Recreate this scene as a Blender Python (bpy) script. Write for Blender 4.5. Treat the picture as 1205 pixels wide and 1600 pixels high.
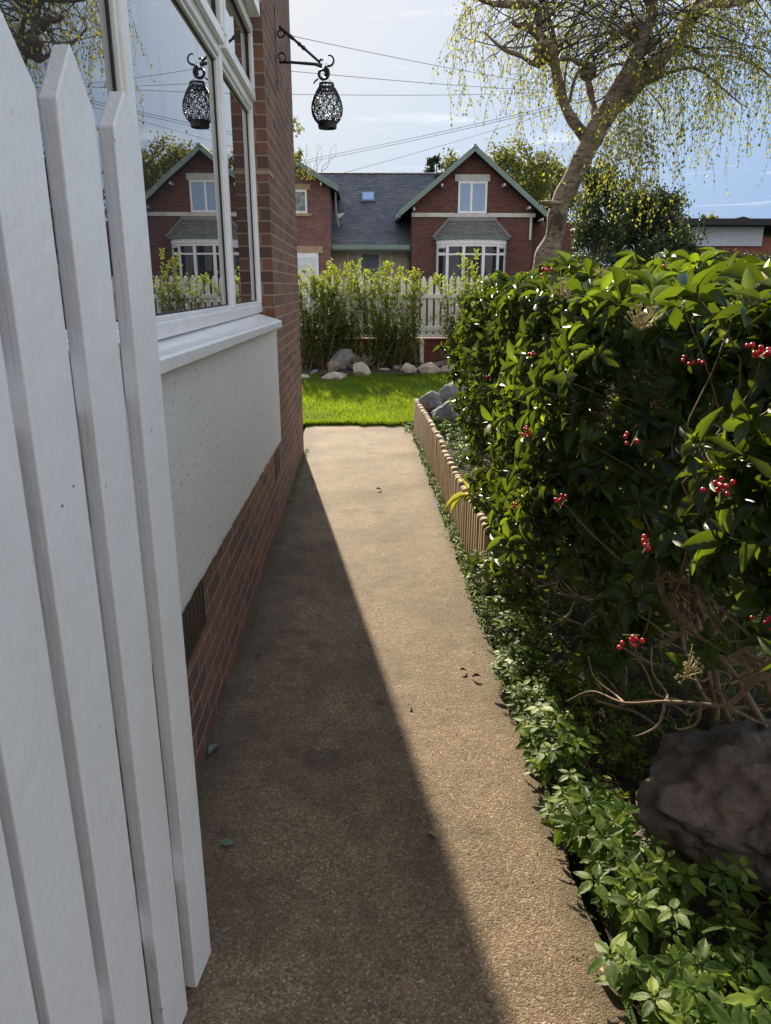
import bpy, math, random
import numpy as np
from mathutils import Vector, Matrix, noise as mn
R = math.radians
random.seed(7); rng = np.random.default_rng(11)
scn = bpy.context.scene
for o in list(bpy.data.objects): bpy.data.objects.remove(o)
col = scn.collection

# ------------------------------------------------------------------ camera
W_, H_ = 1205., 1600.; F_ = 1150.
PITCH, YAW, CH = R(17.064), R(2.023), 1.55
cam = bpy.data.cameras.new('camera'); co = bpy.data.objects.new('camera', cam); col.objects.link(co)
cam.sensor_fit = 'VERTICAL'; cam.sensor_height = 24.0; cam.lens = 24.0*F_/H_
cam.clip_start = 0.02; cam.clip_end = 3000
co.location = (0, 0, CH); co.rotation_euler = (R(90)-PITCH, 0, -YAW)
scn.camera = co
# ------------------------------------------------------------------ sun, sky, exposure
SUN_EL, SUN_AZ = R(27.5), R(-8.4)          # azimuth clockwise from +y
world = bpy.data.worlds.new('World'); scn.world = world; world.use_nodes = True
nt = world.node_tree; nt.nodes.clear()
def N(nt, t, **k):
    n = nt.nodes.new(t)
    for a, b in k.items(): setattr(n, a, b)
    return n
wo = N(nt, 'ShaderNodeOutputWorld'); bg = N(nt, 'ShaderNodeBackground'); bg.inputs[1].default_value = 0.10
sky = N(nt, 'ShaderNodeTexSky', sky_type='NISHITA', sun_disc=False, sun_elevation=SUN_EL, sun_rotation=SUN_AZ,
        air_density=1.0, dust_density=0.6, ozone_density=1.6)
tc = N(nt, 'ShaderNodeTexCoord'); sp = N(nt, 'ShaderNodeSeparateXYZ'); nt.links.new(tc.outputs['Generated'], sp.inputs[0])
mx = N(nt, 'ShaderNodeMath', operation='MAXIMUM'); nt.links.new(sp.outputs[2], mx.inputs[0]); mx.inputs[1].default_value = 0.04
dv = N(nt, 'ShaderNodeVectorMath', operation='DIVIDE'); cb = N(nt, 'ShaderNodeCombineXYZ')
for i in range(3): nt.links.new(mx.outputs[0], cb.inputs[i])
nt.links.new(tc.outputs['Generated'], dv.inputs[0]); nt.links.new(cb.outputs[0], dv.inputs[1])
mp = N(nt, 'ShaderNodeMapping'); mp.inputs['Scale'].default_value = (0.75, 0.85, 1.0); mp.inputs['Rotation'].default_value = (0, 0, 0.5)
mp.inputs['Location'].default_value = (0.35, 0.2, 0)
nt.links.new(dv.outputs[0], mp.inputs[0])
nz = N(nt, 'ShaderNodeTexNoise'); nz.inputs['Scale'].default_value = 1.3; nz.inputs['Detail'].default_value = 9; nz.inputs['Roughness'].default_value = 0.6
nz.inputs['Distortion'].default_value = 0.5
nt.links.new(mp.outputs[0], nz.inputs[0])
cr = N(nt, 'ShaderNodeValToRGB'); cr.color_ramp.elements[0].position = 0.56; cr.color_ramp.elements[1].position = 0.78
nt.links.new(nz.outputs[0], cr.inputs[0])
mulc = N(nt, 'ShaderNodeMath', operation='MULTIPLY'); mulc.inputs[1].default_value = 0.7; nt.links.new(cr.outputs[0], mulc.inputs[0])
mix = N(nt, 'ShaderNodeMix', data_type='RGBA'); 
# thin high haze evens out the sky: radiance = sky * A / (luminance + B)
lum = N(nt, 'ShaderNodeRGBToBW'); nt.links.new(sky.outputs[0], lum.inputs[0])
ad = N(nt, 'ShaderNodeMath', operation='ADD'); ad.inputs[1].default_value = 0.9; nt.links.new(lum.outputs[0], ad.inputs[0])
dd_ = N(nt, 'ShaderNodeMath', operation='DIVIDE'); dd_.inputs[0].default_value = 4.6; nt.links.new(ad.outputs[0], dd_.inputs[1])
sc_ = N(nt, 'ShaderNodeVectorMath', operation='SCALE'); nt.links.new(sky.outputs[0], sc_.inputs[0]); nt.links.new(dd_.outputs[0], sc_.inputs['Scale'])

# low haze along the horizon: pale towards the sun, bluer away from it
dt = N(nt, 'ShaderNodeVectorMath', operation='DOT_PRODUCT'); nt.links.new(tc.outputs['Generated'], dt.inputs[0]); dt.inputs[1].default_value = (math.sin(SUN_AZ)*math.cos(SUN_EL), math.cos(SUN_AZ)*math.cos(SUN_EL), math.sin(SUN_EL))
r1 = N(nt, 'ShaderNodeValToRGB'); nt.links.new(dt.outputs['Value'], r1.inputs[0]); e_ = r1.color_ramp.elements
e_[0].position = 0.68; e_[0].color = (.27, .44, .80, 1); e_[1].position = 1.0; e_[1].color = (.98, .99, 1.0, 1)
e2_ = e_.new(0.87); e2_.color = (.50, .67, .93, 1)
hz = N(nt, 'ShaderNodeVectorMath', operation='SCALE'); nt.links.new(r1.outputs[0], hz.inputs[0]); hz.inputs['Scale'].default_value = 4.9
r2 = N(nt, 'ShaderNodeValToRGB'); nt.links.new(sp.outputs[2], r2.inputs[0]); r2.color_ramp.elements[0].position = 0.0; r2.color_ramp.elements[0].color = (.95, .95, .95, 1)
r2.color_ramp.elements[1].position = 0.75; r2.color_ramp.elements[1].color = (.25, .25, .25, 1)
mh = N(nt, 'ShaderNodeMix', data_type='RGBA'); nt.links.new(r2.outputs[0], mh.inputs[0]); nt.links.new(sc_.outputs[0], mh.inputs[6]); nt.links.new(hz.outputs[0], mh.inputs[7])
# unseen bright cloud added away from the sun, to lift the shaded surfaces
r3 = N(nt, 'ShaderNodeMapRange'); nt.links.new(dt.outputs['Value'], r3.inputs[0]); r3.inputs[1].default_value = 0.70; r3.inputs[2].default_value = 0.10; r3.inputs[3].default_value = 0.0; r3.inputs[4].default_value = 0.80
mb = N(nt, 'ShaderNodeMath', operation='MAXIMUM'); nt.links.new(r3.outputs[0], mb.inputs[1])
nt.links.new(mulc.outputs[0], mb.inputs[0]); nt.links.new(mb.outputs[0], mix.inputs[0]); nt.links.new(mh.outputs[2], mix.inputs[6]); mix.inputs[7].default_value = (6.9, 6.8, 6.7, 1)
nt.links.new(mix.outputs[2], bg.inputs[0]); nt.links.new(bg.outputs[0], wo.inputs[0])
sl = bpy.data.lights.new('sun', 'SUN'); sl.energy = 5.0; sl.angle = R(0.55); sl.color = (1.0, 0.86, 0.65)
so = bpy.data.objects.new('sun', sl); col.objects.link(so)
SV = Vector((math.sin(SUN_AZ)*math.cos(SUN_EL), math.cos(SUN_AZ)*math.cos(SUN_EL), math.sin(SUN_EL)))
so.rotation_euler = SV.to_track_quat('Z', 'Y').to_euler()
vs = scn.view_settings; vs.view_transform = 'Standard'; vs.look = 'None'; vs.exposure = 0.95; vs.gamma = 1.0

# pixel -> world helpers (pixels of the 1205x1600 photograph)
Fv = np.array([math.sin(YAW)*math.cos(PITCH), math.cos(YAW)*math.cos(PITCH), -math.sin(PITCH)])
Rv = np.array([math.cos(YAW), -math.sin(YAW), 0.]); Uv = np.cross(Rv, Fv); C0 = np.array([0, 0, CH])
def ray(px, py): return Fv + Rv*(px-W_/2)/F_ - Uv*(py-H_/2)/F_
def atY(px, py, Y): d = ray(px, py); return Vector(C0 + d*(Y/d[1]))
def atZ(px, py, z=0.): d = ray(px, py); return Vector(C0 + d*((z-CH)/d[2]))
def atX(px, py, x): d = ray(px, py); return Vector(C0 + d*(x/d[0]))
def proj(P):
    v = np.asarray(P)-C0; w = v@Fv
    return W_/2+F_*(v@Rv)/w, H_/2-F_*(v@Uv)/w

# ------------------------------------------------------------------ materials
def mat(name):
    m = bpy.data.materials.new(name); m.use_nodes = True; t = m.node_tree; t.nodes.clear()
    out = N(t, 'ShaderNodeOutputMaterial'); p = N(t, 'ShaderNodeBsdfPrincipled'); t.links.new(p.outputs[0], out.inputs[0])
    return m, t, p, out
def L(t, a, b): t.links.new(a, b)
def noise(t, vec, scale, detail=4, rough=0.55, dist=0.0):
    n = N(t, 'ShaderNodeTexNoise'); n.inputs['Scale'].default_value = scale; n.inputs['Detail'].default_value = detail
    n.inputs['Roughness'].default_value = rough; n.inputs['Distortion'].default_value = dist
    if vec is not None: L(t, vec, n.inputs['Vector'])
    return n.outputs[0]
def ramp(t, fac, stops):
    r = N(t, 'ShaderNodeValToRGB'); e = r.color_ramp.elements
    while len(e) < len(stops): e.new(0.5)
    for i, (p, c) in enumerate(stops):
        e[i].position = p; e[i].color = (c, c, c, 1) if isinstance(c, (int, float)) else (*c, 1)
    L(t, fac, r.inputs[0]); return r.outputs[0]
def mixc(t, fac, a, b, blend='MIX'):
    m = N(t, 'ShaderNodeMix', data_type='RGBA', blend_type=blend)
    for i, v in ((0, fac), (6, a), (7, b)):
        if isinstance(v, bpy.types.NodeSocket): L(t, v, m.inputs[i])
        elif i == 0: m.inputs[0].default_value = v
        else: m.inputs[i].default_value = (*v, 1)
    return m.outputs[2]
def mth(t, op, a, b=0.):
    m = N(t, 'ShaderNodeMath', operation=op)
    for i, v in ((0, a), (1, b)):
        if isinstance(v, bpy.types.NodeSocket): L(t, v, m.inputs[i])
        else: m.inputs[i].default_value = v
    return m.outputs[0]
def bump(t, p, h, strength=0.3, dist=0.01):
    b = N(t, 'ShaderNodeBump'); b.inputs['Strength'].default_value = strength; b.inputs['Distance'].default_value = dist
    L(t, h, b.inputs['Height']); L(t, b.outputs[0], p.inputs['Normal'])
def pos(t):
    return N(t, 'ShaderNodeNewGeometry').outputs['Position']
def mapv(t, v, sc=(1, 1, 1), rot=(0, 0, 0), loc=(0, 0, 0)):
    m = N(t, 'ShaderNodeMapping'); m.inputs['Scale'].default_value = sc; m.inputs['Rotation'].default_value = rot; m.inputs['Location'].default_value = loc
    L(t, v, m.inputs[0]); return m.outputs[0]

def brick_mat(name, c1, c2, mortar, blen=0.225, bh=0.075, ms=0.010, bumpd=0.006, dark=(0.05, 0.03, 0.03), darkamt=0.3, soot=0.0):
    m, t, p, _ = mat(name); P = pos(t); s = N(t, 'ShaderNodeSeparateXYZ'); L(t, P, s.inputs[0])
    u = mth(t, 'ADD', s.outputs[0], s.outputs[1]); c = N(t, 'ShaderNodeCombineXYZ'); L(t, u, c.inputs[0]); L(t, s.outputs[2], c.inputs[1])
    nw = noise(t, P, 9, 2); off = N(t, 'ShaderNodeVectorMath', operation='MULTIPLY_ADD')
    cn = N(t, 'ShaderNodeCombineXYZ'); L(t, nw, cn.inputs[0]); L(t, noise(t, mapv(t, P, loc=(3, 5, 1)), 7, 2), cn.inputs[1])
    L(t, cn.outputs[0], off.inputs[0]); off.inputs[1].default_value = (0.012, 0.012, 0); L(t, c.outputs[0], off.inputs[2])
    b = N(t, 'ShaderNodeTexBrick'); L(t, off.outputs[0], b.inputs['Vector'])
    b.inputs['Scale'].default_value = 1.0; b.inputs['Mortar Size'].default_value = ms/2; b.inputs['Mortar Smooth'].default_value = 0.25
    b.inputs['Brick Width'].default_value = blen; b.inputs['Row Height'].default_value = bh; b.inputs['Bias'].default_value = -0.1
    b.inputs['Color1'].default_value = (*c1, 1); b.inputs['Color2'].default_value = (*c2, 1); b.inputs['Mortar'].default_value = (*mortar, 1)
    n1 = noise(t, P, 14, 5, 0.65); n2 = noise(t, P, 90, 4, 0.6)
    cc = mixc(t, mth(t, 'MULTIPLY', ramp(t, n1, [(0.45, 0.), (0.75, 1.)]), darkamt), b.outputs[0], dark)
    cc = mixc(t, 0.6, cc, ramp(t, n2, [(0.25, 0.55), (0.75, 1.35)]), 'MULTIPLY')
    if soot: cc = mixc(t, mth(t, 'MULTIPLY', ramp(t, noise(t, P, 1.2, 5, 0.6), [(0.4, 0.), (0.7, 1.)]), soot), cc, (0.10, 0.07, 0.06))
    L(t, cc, p.inputs['Base Color']); p.inputs['Roughness'].default_value = 0.88
    h = mth(t, 'SUBTRACT', mth(t, 'MULTIPLY', n2, 0.35), b.outputs['Fac'])
    h = mth(t, 'ADD', h, mth(t, 'MULTIPLY', n1, 0.4))
    bump(t, p, h, 0.9, bumpd); return m

def plain(name, c, rough=0.5, var=0.12, scale=20, bstr=0.1, bd=0.003, spec=0.5, metallic=0, stretch=(1, 1, 1), dirt=None, dirtamt=0.4, dscale=3):
    m, t, p, _ = mat(name); P = mapv(t, pos(t), stretch); n1 = noise(t, P, scale, 5, 0.6)
    cc = mixc(t, 1.0, c, ramp(t, n1, [(0.3, 1-var), (0.7, 1+var)]), 'MULTIPLY')
    if dirt: cc = mixc(t, mth(t, 'MULTIPLY', ramp(t, noise(t, P, dscale, 6, 0.65), [(0.48, 0.), (0.72, 1.)]), dirtamt), cc, dirt)
    L(t, cc, p.inputs['Base Color']); p.inputs['Roughness'].default_value = rough; p.inputs['Metallic'].default_value = metallic
    p.inputs['Specular IOR Level'].default_value = spec
    if bstr: bump(t, p, noise(t, P, scale*2.5, 5, 0.6), bstr, bd)
    return m

def leaf_mat(name, cols, rough=0.35, trans=0.45, tcol=(0.30, 0.42, 0.04), spec=0.5, vein=True, coat=0.0, lo=.55, hi=1.5):
    m, t, p, out = mat(name)
    a = N(t, 'ShaderNodeAttribute'); a.attribute_name = 'rnd'; r = a.outputs['Fac']
    n = len(cols); cc = ramp(t, r, [(q, c) for q, c in cols])
    nn = noise(t, pos(t), 60, 3)
    cc = mixc(t, 0.5, cc, ramp(t, nn, [(0.3, 0.7), (0.7, 1.3)]), 'MULTIPLY')
    L(t, cc, p.inputs['Base Color']); p.inputs['Roughness'].default_value = rough; p.inputs['Specular IOR Level'].default_value = spec
    p.inputs['Coat Weight'].default_value = coat; p.inputs['Coat Roughness'].default_value = 0.15
    bump(t, p, noise(t, pos(t), 140, 2), 0.25, 0.002)
    tr = N(t, 'ShaderNodeBsdfTranslucent')
    tint = mixc(t, 0.35, tcol, cc); 
    sc = mixc(t, 1.0, tint, ramp(t, r, [(0., lo), (.4, lo*1.5), (1., hi)]), 'MULTIPLY'); L(t, sc, tr.inputs[0])
    ms = N(t, 'ShaderNodeMixShader'); ms.inputs[0].default_value = trans; L(t, p.outputs[0], ms.inputs[1]); L(t, tr.outputs[0], ms.inputs[2])
    L(t, ms.outputs[0], out.inputs[0]); return m

M = {}
M['brick'] = brick_mat('red_brick', (0.235, 0.105, 0.064), (0.095, 0.050, 0.038), (0.33, 0.27, 0.21), ms=0.012, soot=0.45)
M['brick_far'] = brick_mat('dark_red_brick', (0.155, 0.050, 0.036), (0.070, 0.026, 0.022), (0.17, 0.12, 0.10), ms=0.014, soot=0.3)
M['brick_pink'] = brick_mat('pinkish_brick', (0.25, 0.11, 0.09), (0.14, 0.066, 0.066), (0.25, 0.20, 0.18), ms=0.012, darkamt=0.5)
M['brick_low'] = brick_mat('low_wall_brick', (0.20, 0.055, 0.042), (0.13, 0.038, 0.032), (0.13, 0.10, 0.085), soot=0.2)
M['buff'] = plain('buff_stone', (0.36, 0.27, 0.16), 0.85, 0.2, 12, 0.3, 0.01)
M['upvc'] = plain('white_upvc', (0.78, 0.79, 0.80), 0.28, 0.04, 8, 0.03, 0.002, dirt=(0.45, 0.43, 0.38), dirtamt=0.25, dscale=7)
M['whitewood'] = plain('white_painted_fence', (0.82, 0.82, 0.80), 0.55, 0.06, 10, 0.2, 0.004, dirt=(0.5, 0.5, 0.42), dirtamt=0.4)
M['stonewhite'] = plain('painted_stone', (0.55, 0.54, 0.50), 0.75, 0.15, 6, 0.2, 0.005, dirt=(0.25, 0.24, 0.22), dirtamt=0.5)
M['green'] = plain('sage_green_paint', (0.17, 0.235, 0.205), 0.45, 0.1, 6, 0.1, 0.003, dirt=(0.08, 0.10, 0.09), dirtamt=0.35)
M['cream'] = plain('cream_render', (0.42, 0.38, 0.29), 0.85, 0.08, 8, 0.2, 0.004)
M['gasket'] = plain('black_rubber', (0.012, 0.012, 0.013), 0.5, 0.1, 20, 0)
M['iron'] = plain('black_wrought_iron', (0.014, 0.013, 0.016), 0.42, 0.2, 40, 0.3, 0.001, spec=0.5)
M['wire'] = plain('dull_wire', (0.16, 0.16, 0.17), 0.6, 0.1, 10, 0)
M['dark'] = plain('dark_interior', (0.025, 0.025, 0.028), 0.9, 0.2, 3, 0)
M['soil'] = plain('dark_soil', (0.045, 0.032, 0.022), 0.95, 0.5, 22, 0.9, 0.03, dirt=(0.10, 0.08, 0.055), dirtamt=0.6, dscale=30)
M['bark'] = plain('brown_twig_bark', (0.27, 0.20, 0.13), 0.85, 0.35, 40, 0.6, 0.004, dirt=(0.07, 0.055, 0.04), dirtamt=0.6, dscale=12)
M['darkbark'] = plain('dark_twig_bark', (0.06, 0.042, 0.035), 0.8, 0.3, 40, 0.4, 0.004)
M['limestone'] = plain('pale_pink_limestone', (0.42, 0.355, 0.31), 0.85, 0.3, 18, 0.8, 0.02, dirt=(0.17, 0.15, 0.12), dirtamt=0.7, dscale=9)
M['greyrock'] = plain('grey_rock', (0.19, 0.19, 0.20), 0.8, 0.25, 14, 0.8, 0.02, dirt=(0.09, 0.09, 0.08), dirtamt=0.7, dscale=6)
M['tarmac'] = plain('tarmac', (0.05, 0.05, 0.052), 0.9, 0.2, 60, 0.3, 0.004)
M['berry'] = plain('red_berry_skin', (0.62, 0.012, 0.030), 0.35, 0.35, 60, 0, spec=0.6)
M['bud'] = plain('cream_bud', (0.42, 0.36, 0.17), 0.6, 0.3, 80, 0)
M['rust'] = plain('dead_brown_leaf', (0.30, 0.11, 0.035), 0.6, 0.4, 60, 0.3, 0.002)

def glass_mat(name, ior, col=(0.012, 0.014, 0.016)):
    m, t, p, _ = mat(name); p.inputs['Base Color'].default_value = (*col, 1); p.inputs['Roughness'].default_value = 0.0
    p.inputs['IOR'].default_value = ior
    bump(t, p, noise(t, mapv(t, pos(t), (1, 1, 1)), 1.6, 1), 0.012, 0.02); return m
M['glass'] = glass_mat('window_glass', 1.52)
t = M['glass'].node_tree; out = [n for n in t.nodes if n.type == 'OUTPUT_MATERIAL'][0]; p = [n for n in t.nodes if n.type == 'BSDF_PRINCIPLED'][0]
fz = N(t, 'ShaderNodeFresnel'); fz.inputs[0].default_value = 1.52     # sealed double glazing: four reflecting faces
f4 = mth(t, 'DIVIDE', mth(t, 'MULTIPLY', fz.outputs[0], 4.0), mth(t, 'ADD', mth(t, 'MULTIPLY', fz.outputs[0], 3.0), 1.0))
f4 = mth(t, 'SUBTRACT', f4, mth(t, 'MULTIPLY', ramp(t, noise(t, mapv(t, pos(t), (1, 1, .25)), 5, 6, .65), [(.5, 0.), (.75, 1.)]), .10))
gl = N(t, 'ShaderNodeBsdfGlossy'); gl.inputs['Roughness'].default_value = 0.0; ms = N(t, 'ShaderNodeMixShader'); L(t, f4, ms.inputs[0])
df = N(t, 'ShaderNodeBsdfDiffuse'); df.inputs[0].default_value = (.035, .037, .04, 1); L(t, df.outputs[0], ms.inputs[1]); L(t, gl.outputs[0], ms.inputs[2])
bb_ = [n for n in t.nodes if n.type == 'BUMP'][0]; L(t, bb_.outputs[0], gl.inputs['Normal']); L(t, ms.outputs[0], out.inputs[0])
M['glass_far'] = glass_mat('far_window_glass', 1.5, (0.02, 0.024, 0.03))

# gate paint: brushed, with small chips and drips
m, t, p, _ = mat('white_gloss_gate_paint'); P = pos(t)
st = mapv(t, P, (1, 1, 0.05)); n1 = noise(t, st, 130, 4, 0.6); n2 = noise(t, P, 5, 5, 0.6); n3 = noise(t, mapv(t, P, (1, 1, 0.5)), 55, 2)
cc = mixc(t, mth(t, 'MULTIPLY', ramp(t, n2, [(0.42, 0.), (0.68, 1.)]), 0.40), (0.76, 0.785, 0.82), (0.64, 0.65, 0.64))
cc = mixc(t, ramp(t, n3, [(0.735, 0.), (0.76, 0.5)]), cc, (0.30, 0.24, 0.17))
L(t, cc, p.inputs['Base Color']); p.inputs['Roughness'].default_value = 0.38
bump(t, p, mth(t, 'ADD', mth(t, 'MULTIPLY', n1, 0.6), mth(t, 'MULTIPLY', noise(t, P, 24, 4, 0.6), 0.9)), 0.6, 0.004); M['gate'] = m

# pale render: rough float marks and pits
m, t, p, _ = mat('pale_rough_render'); P = pos(t)
s1 = mapv(t, P, (1, 1, 2.6), rot=(R(35), 0, 0)); n1 = noise(t, s1, 26, 6, 0.62, 0.6); pits = ramp(t, n1, [(0.30, 0.), (0.385, 1.)])
n2 = noise(t, P, 3.5, 5, 0.6); fine = noise(t, P, 160, 3)
cc = mixc(t, mth(t, 'MULTIPLY', ramp(t, n2, [(0.4, 0.), (0.7, 1.)]), 0.30), (0.64, 0.64, 0.62), (0.54, 0.535, 0.49))
cc = mixc(t, mth(t, 'MULTIPLY', mth(t, 'SUBTRACT', 1.0, pits), 0.35), cc, (0.28, 0.27, 0.22))
L(t, cc, p.inputs['Base Color']); p.inputs['Roughness'].default_value = 0.8
bump(t, p, mth(t, 'ADD', pits, mth(t, 'ADD', mth(t, 'MULTIPLY', fine, 0.25), mth(t, 'MULTIPLY', noise(t, s1, 12, 4), 1.0))), 0.6, 0.006); M['render'] = m

# slate roof (coordinates: x and height)
def slate(name, c1, c2, rh=0.12, bw=0.26):
    m, t, p, _ = mat(name); P = pos(t); s = N(t, 'ShaderNodeSeparateXYZ'); L(t, P, s.inputs[0])
    c = N(t, 'ShaderNodeCombineXYZ'); L(t, mth(t, 'ADD', s.outputs[0], mth(t, 'MULTIPLY', s.outputs[1], 0.13)), c.inputs[0]); L(t, s.outputs[2], c.inputs[1])
    b = N(t, 'ShaderNodeTexBrick'); L(t, c.outputs[0], b.inputs[0]); b.inputs['Scale'].default_value = 1; b.inputs['Brick Width'].default_value = bw
    b.inputs['Row Height'].default_value = rh; b.inputs['Mortar Size'].default_value = 0.007; b.inputs['Mortar Smooth'].default_value = 0.3
    b.inputs['Color1'].default_value = (*c1, 1); b.inputs['Color2'].default_value = (*c2, 1); b.inputs['Mortar'].default_value = (0.02, 0.02, 0.024, 1)
    n1 = noise(t, P, 1.3, 6, 0.7); n2 = noise(t, mapv(t, P, (0.35, 1, 1)), 9, 4)
    cc = mixc(t, mth(t, 'MULTIPLY', ramp(t, n1, [(0.45, 0.), (0.7, 1.)]), 0.55), b.outputs[0], (0.135, 0.13, 0.11))
    cc = mixc(t, 0.7, cc, ramp(t, n2, [(0.3, 0.6), (0.7, 1.4)]), 'MULTIPLY')
    L(t, cc, p.inputs['Base Color']); p.inputs['Roughness'].default_value = 0.62
    saw = mth(t, 'FRACT', mth(t, 'DIVIDE', s.outputs[2], rh))
    bump(t, p, mth(t, 'SUBTRACT', mth(t, 'MULTIPLY', saw, -0.8), b.outputs['Fac']), 0.8, 0.012); return m
M['slate'] = slate('blue_grey_slate', (0.046, 0.052, 0.066), (0.078, 0.082, 0.092))
M['slate_moss'] = slate('mossy_slate', (0.10, 0.11, 0.10), (0.15, 0.15, 0.13), 0.09, 0.16)

# path: exposed aggregate concrete
m, t, p, _ = mat('pebbled_concrete'); P = pos(t)
v = N(t, 'ShaderNodeTexVoronoi'); v.inputs['Scale'].default_value = 210; v.inputs['Randomness'].default_value = 1.0
wob = N(t, 'ShaderNodeVectorMath', operation='MULTIPLY_ADD'); nn = N(t, 'ShaderNodeTexNoise'); nn.inputs['Scale'].default_value = 60; L(t, P, nn.inputs[0])
L(t, nn.outputs[1], wob.inputs[0]); wob.inputs[1].default_value = (0.012, 0.012, 0.0); L(t, P, wob.inputs[2]); L(t, wob.outputs[0], v.inputs[0])
peb = v.outputs['Distance']; big = noise(t, P, 1.7, 6, 0.65); mid = noise(t, P, 9, 5, 0.7); fine = noise(t, P, 260, 3, 0.7)
g = ramp(t, N(t, 'ShaderNodeSeparateColor').outputs[0], [(0, 0), (1, 1)]) if False else None
sepc = N(t, 'ShaderNodeSeparateColor'); L(t, v.outputs['Color'], sepc.inputs[0])
base = ramp(t, sepc.outputs[0], [(0.0, (0.135, 0.092, 0.052)), (0.35, (0.205, 0.143, 0.082)), (0.7, (0.270, 0.195, 0.115)), (0.93, (0.36, 0.275, 0.175)), (1.0, (0.48, 0.41, 0.31))])
base = mixc(t, ramp(t, peb, [(0.35, 0.), (0.8, 0.45)]), base, (0.085, 0.06, 0.04))
base = mixc(t, mth(t, 'MULTIPLY', ramp(t, big, [(0.42, 0.), (0.60, 1.)]), 0.5), base, (0.095, 0.066, 0.043))
base = mixc(t, 0.8, base, ramp(t, mid, [(0.3, 0.68), (0.7, 1.22)]), 'MULTIPLY')
base = mixc(t, ramp(t, noise(t, P, 3.1, 5, 0.7), [(0.56, 0.), (0.66, 0.55)]), base, (0.060, 0.048, 0.036))
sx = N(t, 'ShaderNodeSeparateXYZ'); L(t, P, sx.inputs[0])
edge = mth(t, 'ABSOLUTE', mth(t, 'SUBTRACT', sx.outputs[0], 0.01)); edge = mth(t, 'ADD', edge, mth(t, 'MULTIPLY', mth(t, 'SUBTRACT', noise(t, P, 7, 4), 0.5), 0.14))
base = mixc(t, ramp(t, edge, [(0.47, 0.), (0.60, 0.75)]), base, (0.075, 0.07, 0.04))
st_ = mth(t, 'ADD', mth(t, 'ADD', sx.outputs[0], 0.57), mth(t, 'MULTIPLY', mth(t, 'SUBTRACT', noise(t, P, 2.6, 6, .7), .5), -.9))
base = mixc(t, ramp(t, st_, [(0.0, 0.6), (0.30, 0.)]), base, (0.065, 0.052, 0.040))  # wall-side stain, with extra shade of the left half painted in
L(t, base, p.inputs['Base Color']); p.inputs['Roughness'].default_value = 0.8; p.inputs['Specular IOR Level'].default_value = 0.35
h = mth(t, 'ADD', mth(t, 'MULTIPLY', peb, -1.0), mth(t, 'ADD', mth(t, 'MULTIPLY', fine, 0.35), mth(t, 'MULTIPLY', noise(t, P, 35, 3), 1.2)))
bump(t, p, h, 0.6, 0.0038); M['path'] = m

# lawn base
m, t, p, _ = mat('lawn_turf'); P = pos(t)
cc = mixc(t, noise(t, P, 3, 5), (0.035, 0.07, 0.010), (0.075, 0.13, 0.018)); cc = mixc(t, 0.7, cc, ramp(t, noise(t, P, 70, 4), [(0.3, 0.5), (0.7, 1.5)]), 'MULTIPLY')
L(t, cc, p.inputs['Base Color']); p.inputs['Roughness'].default_value = 0.95; bump(t, p, noise(t, P, 90, 4), 1.0, 0.02); M['turf'] = m

# birch bark
m, t, p, _ = mat('birch_bark'); P = pos(t)
s1 = mapv(t, P, (1, 1, 4.5)); n1 = noise(t, s1, 7, 8, 0.75, 1.2); n2 = noise(t, P, 4.5, 7, 0.75); n3 = noise(t, mapv(t, P, (1, 1, 6)), 22, 3)
s = N(t, 'ShaderNodeSeparateXYZ'); L(t, P, s.inputs[0])
cc = mixc(t, ramp(t, n1, [(0.50, 0.), (0.62, 1.)]), (0.46, 0.36, 0.27), (0.065, 0.045, 0.034))
cc = mixc(t, ramp(t, n2, [(0.50, 0.), (0.62, 0.85)]), cc, (0.06, 0.042, 0.033)); cc = mixc(t, ramp(t, n3, [(0.62, 0.), (0.70, 0.7)]), cc, (0.05, 0.036, 0.03))
high = mth(t, 'ADD', s.outputs[2], mth(t, 'MULTIPLY', n2, 1.6))
cc = mixc(t, ramp(t, mth(t, 'DIVIDE', high, 8.), [(0.60, 0.), (0.72, 0.6)]), cc, (0.07, 0.05, 0.038))
L(t, cc, p.inputs['Base Color']); p.inputs['Roughness'].default_value = 0.8; bump(t, p, mth(t, 'ADD', n1, n2), 1.0, 0.06); M['birch'] = m

# stone slab beside the path
m, t, p, _ = mat('brown_grey_boulder_stone'); P = pos(t)
s1 = mapv(t, P, (2.6, 1.2, 1.4), rot=(0, R(30), R(20))); n1 = noise(t, s1, 5, 8, 0.7, 0.6); n2 = noise(t, P, 38, 7, 0.75)
cc = ramp(t, n1, [(0.3, (0.15, 0.12, 0.095)), (0.55, (0.28, 0.23, 0.19)), (0.75, (0.42, 0.36, 0.30))])
cc = mixc(t, 0.7, cc, ramp(t, n2, [(0.3, 0.7), (0.7, 1.3)]), 'MULTIPLY'); cc = mixc(t, ramp(t, noise(t, P, 9, 6, 0.7), [(0.6, 0), (0.68, 0.5)]), cc, (0.30, 0.28, 0.25))
L(t, cc, p.inputs['Base Color']); p.inputs['Roughness'].default_value = 0.75; bump(t, p, mth(t, 'ADD', n1, mth(t, 'MULTIPLY', n2, 0.5)), 1.0, 0.05); M['boulder'] = m

# split stake wood
m, t, p, _ = mat('pale_weathered_timber'); P = pos(t)
n1 = noise(t, mapv(t, P, (1, 1, 0.08)), 60, 5, 0.6)
cc = ramp(t, n1, [(0.3, (0.34, 0.25, 0.15)), (0.6, (0.52, 0.40, 0.25)), (0.8, (0.62, 0.50, 0.33))])
cc = mixc(t, ramp(t, noise(t, P, 5, 5), [(0.5, 0.), (0.75, 0.5)]), cc, (0.17, 0.15, 0.10))
L(t, cc, p.inputs['Base Color']); p.inputs['Roughness'].default_value = 0.8; bump(t, p, n1, 0.5, 0.004); M['timber'] = m

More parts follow.
